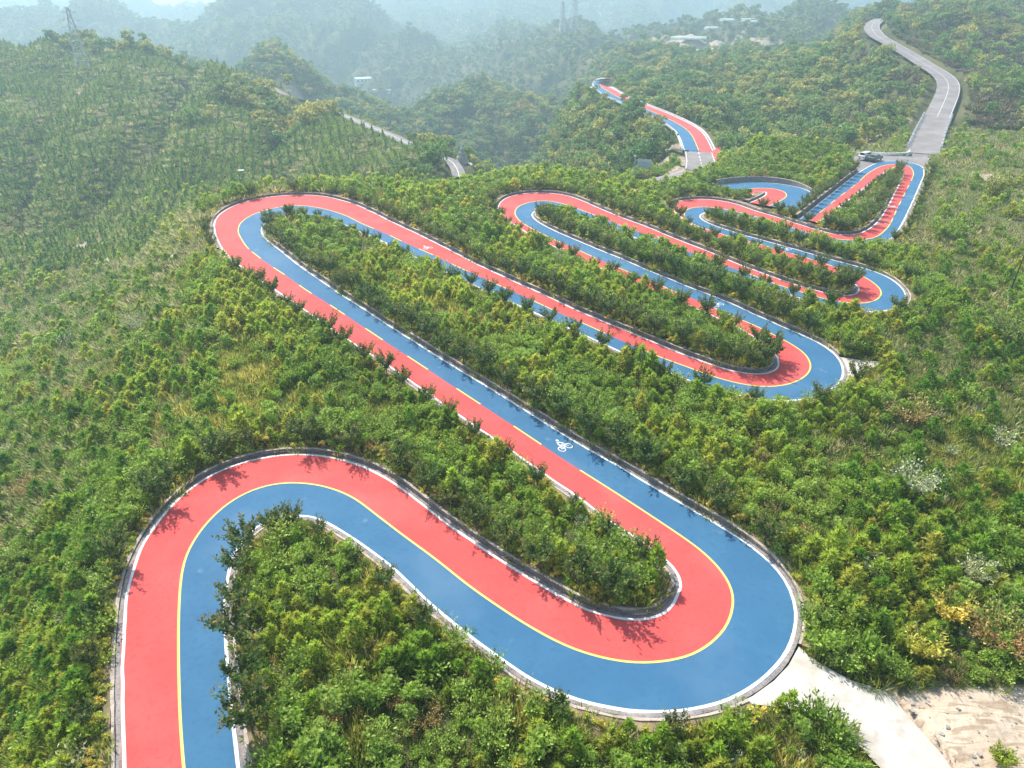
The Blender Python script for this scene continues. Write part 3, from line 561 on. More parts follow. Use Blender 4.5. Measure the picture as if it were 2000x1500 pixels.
# ---------------------------------------------------------------- leaf meshes
def leaves(name, cen, size, out, m, ratio=.5, link=False, mix=.7, tintbias=None, mats=None, mi=None):
    """one rhombic leaf per centre; out = preferred normal; size array"""
    n = len(cen); nr_ = rng.normal(size=(n, 3)); nr_ /= np.linalg.norm(nr_, axis=1, keepdims=True)
    nn = out*(1-mix)+nr_*mix; nn /= np.linalg.norm(nn, axis=1, keepdims=True)+1e-9
    a = np.cross(nn, rng.normal(size=(n, 3))); a /= np.linalg.norm(a, axis=1, keepdims=True)+1e-9; b = np.cross(nn, a)
    s = size[:, None]; v = np.stack([cen-a*s*.5, cen+b*s*ratio*.5, cen+a*s*.5, cen-b*s*ratio*.5], 1).reshape(-1, 3)
    return rawleaf(name, v, np.arange(4*n).reshape(-1, 4), m, link, tintbias, mats, mi)
def rawleaf(name, v, q, m, link=False, tint=None, mats=None, mi=None):
    me = bpy.data.meshes.new(name); npmesh(me, v, q); n = len(q)
    for k in (mats or [m]): me.materials.append(k)
    if mi is not None: me.polygons.foreach_set('material_index', mi.astype(np.int32))
    tv = rng.random(n) if tint is None else np.clip(tint+rng.normal(size=n)*.18, 0, 1)
    at = me.attributes.new('tint', 'FLOAT', 'FACE'); at.data.foreach_set('value', tv.astype(np.float32))
    o = bpy.data.objects.new(name, me)
    if link: C.objects.link(o)
    return o
def blades(cen, d, ln, wd):
    n = len(cen); d = d/(np.linalg.norm(d, axis=1, keepdims=True)+1e-9); a = np.cross(d, rng.normal(size=(n, 3))); a /= np.linalg.norm(a, axis=1, keepdims=True)+1e-9
    L_ = ln[:, None]; W_ = wd[:, None]
    return np.stack([cen-a*W_*.3, cen+d*L_*.5+a*W_*.5, cen+d*L_, cen+d*L_*.5-a*W_*.5], 1).reshape(-1, 3)
def t_pine(h=1.3, nb=26, m='pine', per=15, bl=.26, bw=.06):
    cs = []; ds = []; tn = []
    for k in range(nb):
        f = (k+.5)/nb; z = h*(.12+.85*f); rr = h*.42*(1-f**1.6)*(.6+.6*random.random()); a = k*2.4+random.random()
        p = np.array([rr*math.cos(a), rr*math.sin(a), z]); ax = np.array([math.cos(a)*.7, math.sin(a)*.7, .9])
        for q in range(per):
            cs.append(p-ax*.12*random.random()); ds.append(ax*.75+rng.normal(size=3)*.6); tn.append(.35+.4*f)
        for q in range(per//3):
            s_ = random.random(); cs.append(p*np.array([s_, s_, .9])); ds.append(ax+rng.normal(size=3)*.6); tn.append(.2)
    cs = np.array(cs); ds = np.array(ds); n = len(cs)
    v = blades(cs, ds, bl*(.7+.6*rng.random(n)), np.full(n, bw)*(.8+.5*rng.random(n)))
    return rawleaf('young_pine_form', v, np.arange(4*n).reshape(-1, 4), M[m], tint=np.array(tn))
def t_lobes(name, R_, H, nl, n, size, m, low=.1, ratio=.6):
    cen = []; out = []; tn = []
    for k in range(nl):
        a = random.random()*6.28; rr = R_*.62*math.sqrt(random.random()); c = np.array([rr*math.cos(a), rr*math.sin(a), H*(low+.25+.5*random.random())]); lr_ = R_*(.32+.25*random.random())
        k_ = n//nl; d = rng.normal(size=(k_, 3)); d /= np.linalg.norm(d, axis=1, keepdims=True); d[:, 2] = np.abs(d[:, 2])*.9-.15
        cen.append(c+d*lr_*(rng.random((k_, 1))**.35)*np.array([1, 1, .8])); out.append(d); tn.append(np.full(k_, .25+.5*random.random()))
    cen = np.concatenate(cen); out = np.concatenate(out); tn = np.concatenate(tn); cen[:, 2] = np.maximum(cen[:, 2], .05)
    return leaves(name, cen, size*(.6+.8*rng.random(len(cen))), out, M[m], ratio, tintbias=tn)
def t_tuft(h, r_, n, m, wd=.05, lean=.5):
    a = rng.random(n)*6.28; rr = r_*np.sqrt(rng.random(n)); c = np.stack([rr*np.cos(a), rr*np.sin(a), 0*a], 1)
    d = np.stack([np.cos(a)*lean*rr/r_+rng.normal(size=n)*.25, np.sin(a)*lean*rr/r_+rng.normal(size=n)*.25, np.ones(n)], 1)
    v = blades(c, d, h*(.5+.6*rng.random(n)), np.full(n, wd)); return rawleaf('grass_form', v, np.arange(4*n).reshape(-1, 4), M[m])
def t_conifer(h, r_, n, size, m):
    f = rng.random(n)**.8; a = rng.random(n)*6.28; lay = .75+.25*np.sin(f*34); rr = r_*(1-f)*lay*(.55+.45*rng.random(n)**.4)+.04
    c = np.stack([rr*np.cos(a), rr*np.sin(a), h*(.05+.93*f)], 1); out = np.stack([np.cos(a), np.sin(a), .7+0*a], 1)
    ax_ = np.arange(n) % 8 == 0; c[ax_, :2] *= .12
    return leaves('conifer_form', c, size*(.6+.7*rng.random(n))*(1-.5*f*~ax_), out, M[m], .5, mix=.5)
def t_spray(R_, H, ns, per, size, m, bl=.5):        # arching stems with leaves: looser bush
    cs = []; ds = []
    for k in range(ns):
        a = random.random()*6.28; e = .5+.9*random.random(); d = np.array([math.cos(a)*e, math.sin(a)*e, 1.3]); d /= np.linalg.norm(d); L_ = H*(.7+.5*random.random())
        for q in range(per):
            s_ = (.25+.75*(q+random.random())/per)*L_; cs.append(d*s_*np.array([R_/H*1.1, R_/H*1.1, 1])+rng.normal(size=3)*.06*H); ds.append(d+rng.normal(size=3)*.7)
    cs = np.array(cs); ds = np.array(ds); n = len(cs); cs[:, 2] = np.maximum(cs[:, 2], .03)
    v = blades(cs, ds, size*(.6+.8*rng.random(n)), size*bl*(.7+.5*rng.random(n))); return rawleaf('bush_form', v, np.arange(4*n).reshape(-1, 4), M[m])

# ---------------------------------------------------------------- stuff scattering with geometry nodes
def scatter(name, form, X, Y, Zv, sc, label=None, cat=None):
    n = len(X)
    if n == 0: return
    me = bpy.data.meshes.new(name); me.vertices.add(n); me.vertices.foreach_set('co', np.stack([X, Y, Zv], 1).astype(np.float32).ravel())
    for nm, arr in (('scl', sc), ('rot', rng.random(n)*6.283), ('tlt', rng.normal(size=n)*.12), ('zs', .8+.45*rng.random(n))):
        a = me.attributes.new(nm, 'FLOAT', 'POINT'); a.data.foreach_set('value', np.asarray(arr, np.float32))
    o = bpy.data.objects.new(name, me); C.objects.link(o)
    g = bpy.data.node_groups.new(name, 'GeometryNodeTree')
    g.interface.new_socket('Geometry', in_out='INPUT', socket_type='NodeSocketGeometry'); g.interface.new_socket('Geometry', in_out='OUTPUT', socket_type='NodeSocketGeometry')
    N = g.nodes; L = g.links; gi = N.new('NodeGroupInput'); gout = N.new('NodeGroupOutput'); ip = N.new('GeometryNodeInstanceOnPoints')
    oi = N.new('GeometryNodeObjectInfo'); oi.inputs['Object'].default_value = form; oi.inputs['As Instance'].default_value = True
    def na(nm):
        q = N.new('GeometryNodeInputNamedAttribute'); q.data_type = 'FLOAT'; q.inputs['Name'].default_value = nm; return q.outputs['Attribute']
    cr = N.new('ShaderNodeCombineXYZ'); L.new(na('tlt'), cr.inputs[0]); L.new(na('rot'), cr.inputs[2])
    cs = N.new('ShaderNodeCombineXYZ'); s_ = na('scl'); mm = N.new('ShaderNodeMath'); mm.operation = 'MULTIPLY'; L.new(s_, mm.inputs[0]); L.new(na('zs'), mm.inputs[1])
    L.new(s_, cs.inputs[0]); L.new(s_, cs.inputs[1]); L.new(mm.outputs[0], cs.inputs[2])
    L.new(gi.outputs[0], ip.inputs['Points']); L.new(oi.outputs['Geometry'], ip.inputs['Instance'])
    e2r = N.new('FunctionNodeEulerToRotation'); L.new(cr.outputs[0], e2r.inputs[0]); L.new(e2r.outputs[0], ip.inputs['Rotation']); L.new(cs.outputs[0], ip.inputs['Scale'])
    L.new(ip.outputs[0], gout.inputs[0]); md = o.modifiers.new('scatter', 'NODES'); md.node_group = g
    tag(o, label, cat, kind='stuff'); return o
def lattice(y0, y1, step, mx=1.02):
    xs = np.arange(-mx*y1-60, mx*y1+60, step); ys = np.arange(y0, y1, step); X, Y = np.meshgrid(xs, ys); X = X.ravel(); Y = Y.ravel()
    X = X+(rng.random(len(X))-.5)*step*.95; Y = Y+(rng.random(len(Y))-.5)*step*.95
    dep = Y*cp+38*sp; u = 1000+F*X/np.maximum(dep, 1); k = (u > -160) & (u < 2160) & (dep > 8); return X[k], Y[k]
def project(x, y, z):
    dep = y*cp-(z-CAMZ)*sp; return 1000+F*x/dep, 750-F*(y*sp+(z-CAMZ)*cp)/dep
print('ground done')
#STUFF
forms = dict(
 pine=[t_pine(1.3), t_pine(1.1, 20), t_pine(1.5, 30)],
 shrub=[t_lobes('shrub_form', .75, 1.2, 7, 420, .17, 'shrub'), t_spray(.8, 1.3, 26, 15, .17, 'shrub', .55)],
 grass=[t_tuft(.75, .6, 130, 'grass', .05)], dry=[t_spray(.75, 1.0, 30, 12, .15, 'dry', .3)], pale=[t_spray(.8, 1.1, 24, 12, .17, 'pale', .45)],
 bankbush=[t_spray(1.3, 2.2, 30, 15, .27, 'shrub', .5), t_lobes('bush_form', 1.2, 2.1, 8, 460, .25, 'shrub')],
 hedge=[t_lobes('edging_form', .5, .6, 5, 160, .15, 'hedge')],
 bush=[t_lobes('bush_form', 1.5, 2.2, 8, 420, .34, 'shrub'), t_spray(1.4, 2.2, 26, 14, .34, 'shrub', .55)],
 bpine=[t_pine(2.1, 26, 'pine', 11, .42, .12)], bdry=[t_spray(1.2, 1.4, 24, 10, .28, 'dry', .35)], bgrass=[t_tuft(.8, 1.2, 150, 'dgrass', .11, .9)], weed=[t_tuft(.55, .75, 130, 'weed', .07, .9)],
 tree=[t_lobes('tree_form', 2.6, 4.6, 9, 420, .62, 'wood'), t_lobes('tree_form', 2.2, 5.4, 8, 380, .6, 'wood'), t_lobes('tree_form', 3.0, 4.0, 9, 420, .6, 'wood')],
 brown=[t_spray(1.6, 2.0, 26, 12, .42, 'brown', .5)], ytree=[t_lobes('bush_form', 1.7, 2.6, 8, 300, .42, 'ywood')],
 conif=[t_conifer(3.4, 1.5, 240, .66, 'conif')],
 far=[t_lobes('far_tree_form', 6.5, 8, 10, 260, 1.8, 'farwood'), t_lobes('far_tree_form', 5.5, 9.5, 8, 240, 1.8, 'farwood')],
)
def pick(keys, X, Y, Zv, choose, scales, names):
    for ki, k in enumerate(keys):
        m = choose == ki; ff = forms[k]; sub = rng.integers(0, len(ff), len(X))
        for j, fo in enumerate(ff):
            q = m & (sub == j)
            if q.sum(): scatter(names[ki], fo, X[q], Y[q], Zv[q], scales[ki]*(.55+.95*rng.random(q.sum())**1.5)*(.72+.62*vn(X[q]/5.5+9, Y[q]/5.5)), None, None)
# near zone
MON = hit(903, 321, 225)
def clear(X, Y, dmin, pad=.3):
    d = dedge(X, Y); k = (d > dmin) & ~polymask(PAVED, X, Y, pad) & ~polymask(['dirt'], X, Y, .2)
    k &= ~((np.abs(X-MON[0]-.02*(Y-MON[1])) < 8) & (Y-MON[1] < 7) & (Y-MON[1] > -42))
    for a, b, r_ in SCW: k &= np.hypot(X-a, Y-b) > r_*(.75+.5*rng.random(len(X)))
    return k, d
X, Y = lattice(8, 112, .9); k, d = clear(X, Y, .95); X, Y, d = X[k], Y[k], d[k]; Zv = T(X, Y)-.05
n1 = fbm(X/7+3, Y/7)+.25*(rng.random(len(X))-.5); n2 = fbm(X/5+30, Y/5+4)+.3*(rng.random(len(X))-.5); n3 = rng.random(len(X))
ch = np.where(n1 > -.02, 0, 1); ch = np.where((n2 > .24), 2, ch); ch = np.where(n2 < -.27, 3, ch); ch = np.where(n3 > .987, 4, ch); ch = np.where(d < 1.6, np.where(n3 < .5, 1, 2), ch)
_X, _Y = lattice(8, 112, 1.15); _k, _d = clear(_X, _Y, .8); _X, _Y = _X[_k], _Y[_k]
pick(['weed'], _X, _Y, T(_X, _Y)-.03, np.zeros(len(_X)), [1.1], ['low_weeds'])
openg = (fbm(X/11+60, Y/11+8) > .13) & (d > 6) & (n3 < .75); ch = np.where(openg, 2, ch); lft = (X < -.42*Y-6) & (Y > 55) & (d > 5); rgt = (X > .48*Y+3) & (Y > 55) & (d > 6); ch = np.where((lft | rgt) & (rng.random(len(X)) < .38+2.2*np.clip(fbm(X/13+9, Y/13)+.1, 0, .28)), 5, ch)
pick(['pine', 'shrub', 'grass', 'dry', 'pale', 'bgrass'], X, Y, Zv, ch, [1.15, 1.1, 1.1, .95, 1.2, .85], ['pine_scrub', 'shrub_cover', 'grass', 'dry_undergrowth', 'silvery_undergrowth', 'dry_grass'])
APX = hit(1748, 335, 180)[:2]; X, Y = lattice(20, 235, 1.15); d = dedge(X, Y); ny_ = near_grid(NYS, X, Y); lim = np.where(ny_ > .1, 3.4, 2.2); k = (d > np.where(ny_ > .1, 2.1, 1.6)) & (d < lim+.4) & ~polymask(PAVED, X, Y, .8) & (rng.random(len(X)) < np.where(ny_ > .1, .62, np.where((Y > 95) | (Y < 62), .0, .08))) & (np.hypot(X-APX[0], Y-APX[1]) > 9); X, Y = X[k], Y[k]
pick(['bankbush'], X, Y, T(X, Y)-.1, np.zeros(len(X)), [.66], ['bank_shrubs'])
# middle zone
X, Y = lattice(112, 236, 1.45); k, d = clear(X, Y, 1.3, .8); X, Y, d = X[k], Y[k], d[k]; Zv = T(X, Y)-.1
n1 = fbm(X/12+3, Y/12)+.25*(rng.random(len(X))-.5); n2 = fbm(X/8+30, Y/8+4)+.3*(rng.random(len(X))-.5); n3 = rng.random(len(X))
ch = np.where(n1 > .02, 0, 1); ch = np.where(n2 > .24, 3, ch); ch = np.where(n2 < -.28, 2, ch)
valley = (X < -38-.2*(Y-112)) & (n1 < .2); ch = np.where(valley & (n3 < .8), 3, ch)
rs = (X > .40*Y+12) & (n3 < .8); ch = np.where(rs, 3, ch)
pick(['bpine', 'bush', 'bdry', 'bgrass'], X, Y, Zv, ch, [.84, .74, .85, 1.05], ['pine_scrub', 'shrub_cover', 'dry_undergrowth', 'grass'])
# wooded slopes
X, Y = lattice(236, 720, 3.3, .95); k, d = clear(X, Y, np.where(X < .3*Y, 4.2, 3.6), 1); X, Y, d = X[k], Y[k], d[k]; Zv = T(X, Y)-.4
hill = (X < -22) & (Y < 460) & (X < -.12*Y); n3 = rng.random(len(X)); n1 = fbm(X/30, Y/30)
spurm = hill & (n1 < .12)
ch = np.where(spurm, 9, 0); thin = ~spurm & (n3 < .9); ch = np.where((~spurm) & (n1 > .22), 1, ch)
# dry scrub on the sunny right-hand hill
bas = (X > .08*Y) & (X < .5*Y) & (Y < 400); ch = np.where((fbm(X/24+40, Y/24) > np.where(bas, .33, .2)) & ~spurm, 3, ch)
rh = (X > .46*Y+14*np.sin(Y/17)) & (n3 < .85); ch = np.where(rh, np.where(fbm(X/14, Y/14) > -.07, 2, 1), ch)
scl = [1.1, 1.3, 1.25, 1.4]
pick(['tree', 'bush', 'brown', 'ytree'], X, Y, Zv, ch, scl, ['woodland', 'hillside_scrub', 'brown_scrub', 'yellowing_scrub'])
_X, _Y = lattice(190, 470, 2.6, .9); _k = (_X < -20) & (_X < -.1*_Y) & (dedge(_X, _Y) > 2) & (rng.random(len(_X)) < .8); _X, _Y = _X[_k], _Y[_k]
pick(['bgrass'], _X, _Y, T(_X, _Y)-.1, np.zeros(len(_X)), [1.25], ['dry_grass'])
# planted conifers in rows on the left hill: 300 individuals + the rest as stuff
rx, ry = np.meshgrid(np.arange(-420, 0, 3.5), np.arange(178, 455, 1.9)); rx = rx.ravel(); ry = ry.ravel(); rx = rx-.3*(ry-300)+rng.normal(size=len(rx))*.18+fbm(rx/40, ry/40)*6; ry = ry+rng.normal(size=len(ry))*.35
u_ = 1000+F*rx/(ry*cp+38*sp); k = (u_ > -160) & (rx < -22-.1*(ry-178)) & (rx < -.12*ry) & (dedge(rx, ry) > 2.5) & (rng.random(len(rx)) < .86) & ((fbm(rx/20, ry/20) < .04) | (rng.random(len(rx)) < .42))
rx, ry = rx[k], ry[k]; rzv = T(rx, ry)-.1; du, dv = project(rx, ry, rzv)
vis = (du > 5) & (du < 700) & (dv < 445) & (dv > 60); order = np.argsort(np.where(vis, ry, 9e9)); near300 = order[:300]
rest = np.ones(len(rx), bool); rest[near300] = False
scatter('conifer_plantation', forms['conif'][0], rx[rest], ry[rest], rzv[rest], .6+.5*rng.random(rest.sum()))
k = rng.random(len(rx)) < .9
X2 = rx+1.5; Y2 = ry+1.3; kk2 = dedge(X2, Y2) > 2
scatter('hillside_scrub', forms['bush'][1], X2[k & kk2], Y2[k & kk2], T(X2, Y2)[k & kk2]-.3, .45+.6*rng.random((k & kk2).sum()))
cmesh = []
for j in range(3): o = t_conifer(3.4, 1.5, 320, .58, 'pinedark' if j == 0 else 'conif'); cmesh.append(o.data)
CONS = []
for q, i in enumerate(near300):
    o = bpy.data.objects.new('conifer', cmesh[q % 3]); C.objects.link(o); s_ = .6+.45*random.random()
    o.location = (rx[i], ry[i], rzv[i]); o.scale = (s_, s_, s_*(.8+.3*random.random())); o.rotation_euler = (0, 0, random.random()*6)
    CONS.append((o, du[i], dv[i]))
def order_labels(items, nb, fmt):
    """split into nb bands from the top of the picture down, then count from the left"""
    items.sort(key=lambda q: q[2]); n = len(items)
    for b in range(nb):
        band = sorted(items[b*n//nb:(b+1)*n//nb], key=lambda q: q[1])
        for q, it in enumerate(band): yield it[0], fmt(OR[min(q, 38)], OR[b] if b < nb-1 else 'lowest')
for o, lb_ in order_labels(CONS, 12, lambda a, b: f'{a} small conifer from the left in the {b} row at the left hill foot'): tag(o, lb_, 'conifer', 'conifers planted in rows on the left hill')
# far wooded mountains
X, Y = lattice(720, 2700, 8.6, .9); Zv = T(X, Y)-1.5; k = rng.random(len(X)) < .93
for a, b, r_ in SCW: k &= np.hypot(X-a, Y-b) > r_*.95
X, Y, Zv = X[k], Y[k], Zv[k]
pick(['far'], X, Y, Zv, np.zeros(len(X)), [.72], ['mountain_woodland'])
# yellow-green edging plants behind the kerb
ex = []
for side in (1, -1):
    w0 = main.wl if side > 0 else main.wr; q = np.arange(0, len(main.c)-1, 1); 
    for rep in range(2):
        off = .95+rng.random(len(q))*.8; c = main.c[q]+main.n[q]*(side*(w0[q]+off))[:, None]+rng.normal(size=(len(q), 2))*.2
        k = (vn(c[:, 0]/3, c[:, 1]/3) > .22) & (rng.random(len(q)) < .9); ex.append(c[k])
ex = np.concatenate(ex); k = (dedge(ex[:, 0], ex[:, 1]) > .85) & ~polymask(PAVED, ex[:, 0], ex[:, 1], .3); ex = ex[k]
scatter('yellow_edging_plants', forms['hedge'][0], ex[:, 0], ex[:, 1], T(ex[:, 0], ex[:, 1])+.28, .7+.65*rng.random(len(ex)))
gx, gy = lattice(20, 60, .55); gk = polymask(['dirt'], gx, gy, .4) & ~polymask(['apron'], gx, gy, .1) & (rng.random(len(gx)) < .35); gx, gy = gx[gk], gy[gk]
_v = rng.normal(size=(8, 3)); _v = np.array([(a, b, c) for a in (-1, 1) for b in (-1, 1) for c in (-.6, .6)])*.06+rng.normal(size=(8, 3))*.015
stf = mobj('stone_form', _v, [(0,1,3,2),(4,6,7,5),(0,4,5,1),(2,3,7,6),(0,2,6,4),(1,5,7,3)], M['rock'], link=False)
scatter('loose_stones', stf, gx, gy, T(gx, gy)+.02, .5+1.6*rng.random(len(gx))**3)
#THINGS
exec_things = True
# ---------------------------------------------------------------- roadside trees
def plum(seed):
    random.seed(seed); h = 1.0+.25*random.random(); tr = MB(); tr.tube((0,0,-.3), (.03,.02,h), .06, .045, 6)
    cs = []; ds = []; mi = []; tn = []
    nl = 9
    for k in range(nl):
        a = k*6.283/nl+random.random()*.6; e = .55+.5*random.random(); L1 = .9+.5*random.random()
        d = Vector((math.cos(a)*e, math.sin(a)*e, .95)).normalized(); s0 = Vector((.03,.02,h*(.8+.2*random.random()))); p1 = s0+d*L1
        tr.tube(s0, p1, .028, .014, 4)
        for j in range(4):
            dd = (d+Vector((random.gauss(0,.35), random.gauss(0,.35), random.gauss(.45,.3)))).normalized(); b0 = s0+d*L1*(.35+.2*j); L2 = .55+.45*random.random(); e1 = b0+dd*L2
            if j % 2 == 0: tr.tube(b0, e1, .012, .005, 3)
            nn = 23
            for q in range(nn):
                f = q/(nn-1); p = b0+dd*L2*f; cs.append([p.x+random.gauss(0,.05), p.y+random.gauss(0,.05), p.z+random.gauss(0,.05)])
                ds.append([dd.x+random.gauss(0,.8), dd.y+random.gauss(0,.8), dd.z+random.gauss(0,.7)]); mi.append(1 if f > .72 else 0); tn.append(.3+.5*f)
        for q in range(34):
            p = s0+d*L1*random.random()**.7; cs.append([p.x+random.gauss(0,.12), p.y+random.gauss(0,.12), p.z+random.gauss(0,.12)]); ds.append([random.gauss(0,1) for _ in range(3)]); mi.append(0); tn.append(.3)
    cs = np.array(cs); ds = np.array(ds); n = len(cs)
    v = blades(cs, ds, .185*(.7+.6*rng.random(n)), .105*(.7+.6*rng.random(n)))
    cr = rawleaf('crown', v, np.arange(4*n).reshape(-1, 4), None, tint=np.array(tn), mats=[M['plum'], M['plumtip']], mi=np.array(mi))
    tk = tr.build('trunk', M['bark'], link=False); return tk.data, cr.data
PL = [plum(40+i) for i in range(5)]; random.seed(11)
cuts = [(at_s(352,1120),'bottom left stretch'),(at_s(700,975),'nearest left hairpin'),(at_s(1200,1288),'nearest slanting straight'),(at_s(1330,1045),'nearest right hairpin'),
        (at_s(500,498),'long second straight'),(at_s(680,423),'second left hairpin'),(at_s(1440,748.6),'third straight'),(at_s(1500,650),'second right hairpin'),
        (at_s(1024,438),'fourth straight'),(at_s(1106,400),'third left hairpin'),(at_s(1624,587),'fifth straight'),(at_s(1690,541),'third right hairpin'),(at_s(1352,437),'sixth straight'),(at_s(1412,408),'farthest left hairpin'),
        (at_s(1660,469),'seventh straight'),(at_s(1784,340),'leg below the parking'),(1e9,'leg left of the parking')]
print('cuts', [round(float(c[0])) for c in cuts])
cnt = {}
plants = []
for side in (1, -1):
    w0 = main.wl if side > 0 else main.wr; s_ = 2.0
    while s_ < main.s[-1]-1:
        i = int(np.searchsorted(main.s, s_)); fs = main.n[i][1]*side > .15 or (main.n[i][0]*side < -.5 and main.n[i][1]*side > -.25); p_ = main.c[i]+main.n[i]*side*(w0[i]+(.8 if fs else (1.6 if main.c[i][1] < 62 else 1.25))+random.random()*.25)
        s_ += (3.3 if main.n[min(i, len(main.n)-1)][1]*side > .15 else (4.2 if main.c[min(i, len(main.c)-1)][1] < 62 else 3.7))+random.random()*1.0
        if dedge(np.array([p_[0]]), np.array([p_[1]]))[0] < .6 or polymask(PAVED, np.array([p_[0]]), np.array([p_[1]]), .5)[0]: continue
        u, v_ = project(p_[0], p_[1], float(main.zc[i]))
        if not (-30 < u < 2030 and v_ < 1530): continue
        if np.hypot(*(p_-APX)) < 8 and side > 0: continue
        seg = next(c[1] for c in cuts if main.s[i] <= c[0]); plants.append((p_[0], p_[1], side, seg, u, fs))
print('roadside trees', len(plants))
rows_ = {}
for pl in plants: rows_.setdefault((pl[3], pl[2]), []).append(pl)
for (seg, side), L_ in rows_.items():
    vert = 'bottom' in seg
    L_.sort(key=lambda q: q[4] if not vert else -q[1])
    for q, (x, y, sd_, sg, u, fs) in enumerate(L_):
        e = empty('roadside_tree', (x, y, float(T(x, y))+.1), random.random()*6.28); s_ = ((1.22 if y < 105 else .95) if fs else (.66 if y < 62 else (.88 if y < 105 else .66)))+.33*random.random(); e.scale = (s_, s_, s_*(.9+.25*random.random()))
        td, cd = PL[random.randrange(5)]
        for nm, dt in (('trunk', td), ('crown', cd)):
            ch_ = bpy.data.objects.new(nm, dt); C.objects.link(ch_); ch_.parent = e
        end = 'top' if vert else 'left'
        tag(e, f'{OR[min(q, 38)]} small dark tree from the {end}, {"red" if side > 0 else "blue"} side of the {seg}', 'tree', 'small trees planted along the road edge')
# ---------------------------------------------------------------- young pines and standout shrubs as things
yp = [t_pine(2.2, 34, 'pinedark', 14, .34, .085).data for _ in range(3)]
def spots(n, box, dmin, cond=None, mind=2.2):
    out = []; tries = 0
    while len(out) < n and tries < 40000:
        tries += 1; px = box[0]+random.random()*(box[2]-box[0]); py = box[1]+random.random()**.8*(box[3]-box[1])
        h = hit(px, py)
        if dedge(h[:1], h[1:2])[0] < dmin or polymask(PAVED+['dirt'], h[:1], h[1:2], 1)[0]: continue
        if any((h[0]-a)**2+(h[1]-b)**2 < mind**2 for a, b in out): continue
        out.append((h[0], h[1]))
    return out
for n_, nb, box, adj, lab in ((90, 9, (5, 520, 250, 990), 'dark green', 'of the left slope'), (60, 6, (250, 520, 420, 860), 'dark green', 'between the two left hairpins'),
                     (34, 5, (5, 990, 215, 1490), 'bushy', 'in the bottom left corner'), (50, 6, (1750, 520, 1995, 820), 'rounded', 'on the dry right slope'), (36, 5, (1640, 820, 1990, 1310), 'bright', 'right of the near hairpin')):
    its = []
    for x, y in spots(n_, box, 2.4):
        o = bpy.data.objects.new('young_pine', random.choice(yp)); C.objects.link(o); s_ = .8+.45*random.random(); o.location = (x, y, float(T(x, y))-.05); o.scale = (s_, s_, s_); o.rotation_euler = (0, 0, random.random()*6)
        pu, pv_ = project(x, y, o.location.z); its.append((o, pu, pv_))
    for o, l_ in order_labels(its, nb, lambda a, b: f'{a} {adj} young pine from left, {b} band {lab}'): tag(o, l_, 'pine', 'young pines '+lab)
def thing_bush(px, py, R_, H, m, label, cat='bush', y0=12, size=.2):
    h = hit(px, py, y0); e = empty('shrub', (h[0], h[1], float(T(h[0], h[1]))+.15)); e.scale = (1.35 if H > 1.15 else 1,)*3
    f1 = t_spray(R_, H, 60, 22, size, m, .45); C.objects.link(f1); f1.name = 'foliage'; f1.parent = e
    st = MB()
    for k in range(9): a = random.random()*6.28; st.tube((0,0,-.1), (math.cos(a)*R_*.8, math.sin(a)*R_*.8, H*(.6+.4*random.random())), .03, .01, 4)
    st.build('stems', M['palebark'], e); tag(e, label, cat)
thing_bush(1775, 965, 2.0, 2.0, 'pale', 'large silvery leaved shrub right of the second right hairpin')
thing_bush(1770, 830, 2.8, 2.2, 'dry', 'wide dry twiggy brown shrub above the silvery shrub on the right slope')
thing_bush(280, 640, 3.0, 1.7, 'pale', 'grey green spreading shrub among pines on the left slope')
thing_bush(165, 780, 2.8, 1.6, 'dry', 'yellow brown spreading bush on the left slope')
thing_bush(60, 960, 2.2, 1.4, 'dry', 'yellowish low bush at the left edge of the slope')
thing_bush(1850, 1215, 1.4, 1.6, 'hedge', 'pale yellow flowering bush on the slope above the concrete apron')
thing_bush(1795, 1285, 1.4, 1.7, 'hedge', 'pale yellow flowering bush lowest on the slope above the sandy ground')
thing_bush(1950, 1270, 2.6, 1.8, 'dry', 'large orange brown feathery bush above the sandy ground at the right edge')
thing_bush(1900, 1140, 1.3, 1.3, 'pale', 'bare grey branched shrub near the right edge')
thing_bush(1700, 660, 1.2, 1.5, 'shrub', 'round green shrub by the end of the pale concrete landing')
thing_bush(1850, 470, 3.2, 2.6, 'shrub', 'dark round bush alone on the dry slope right of the far straights', size=.3)
thing_bush(1935, 395, 2.0, 5.0, 'wood', 'slim pale green tree on the right slope beyond the parking leg', 'tree', size=.4)
thing_bush(1950, 1497, .9, 1.1, 'pine', 'single small green bush on the sandy ground at the bottom right corner')
thing_bush(1985, 680, 4.5, 4.5, 'wood', 'big rounded grey green tree at the right edge of the slope', 'tree', size=.4)
# ---------------------------------------------------------------- street furniture and far structures
def post_row(side, lab):
    k = [i for i in range(len(upper.c)) if upper.s[i] > upper.s[-1]-62 and upper.s[i] < upper.s[-1]-10]; s_ = upper.s[k[0]]; n = 0
    while s_ < upper.s[k[-1]]:
        i = int(np.searchsorted(upper.s, s_)); p_ = upper.c[i]+upper.n[i]*side*(upper.wl[i]+.2); m = MB(); a = math.atan2(upper.n[i][1], upper.n[i][0])
        m.box((0,0,.35), (.55, .85, 1.2)); m.box((0,0,1.0), (.45,.75,.12)); o = m.build('guard_stone', M['whitewash']); o.location = (p_[0], p_[1], float(upper.zc[i])); o.rotation_euler = (0,0,a)
        n += 1; tag(o, f'{OR[n-1]} white guard stone from the top, {lab} side of the road above the parking', 'guard stone', 'white guard stones along the road above the parking area'); s_ += 2.4
post_row(-1, 'left'); post_row(1, 'right')
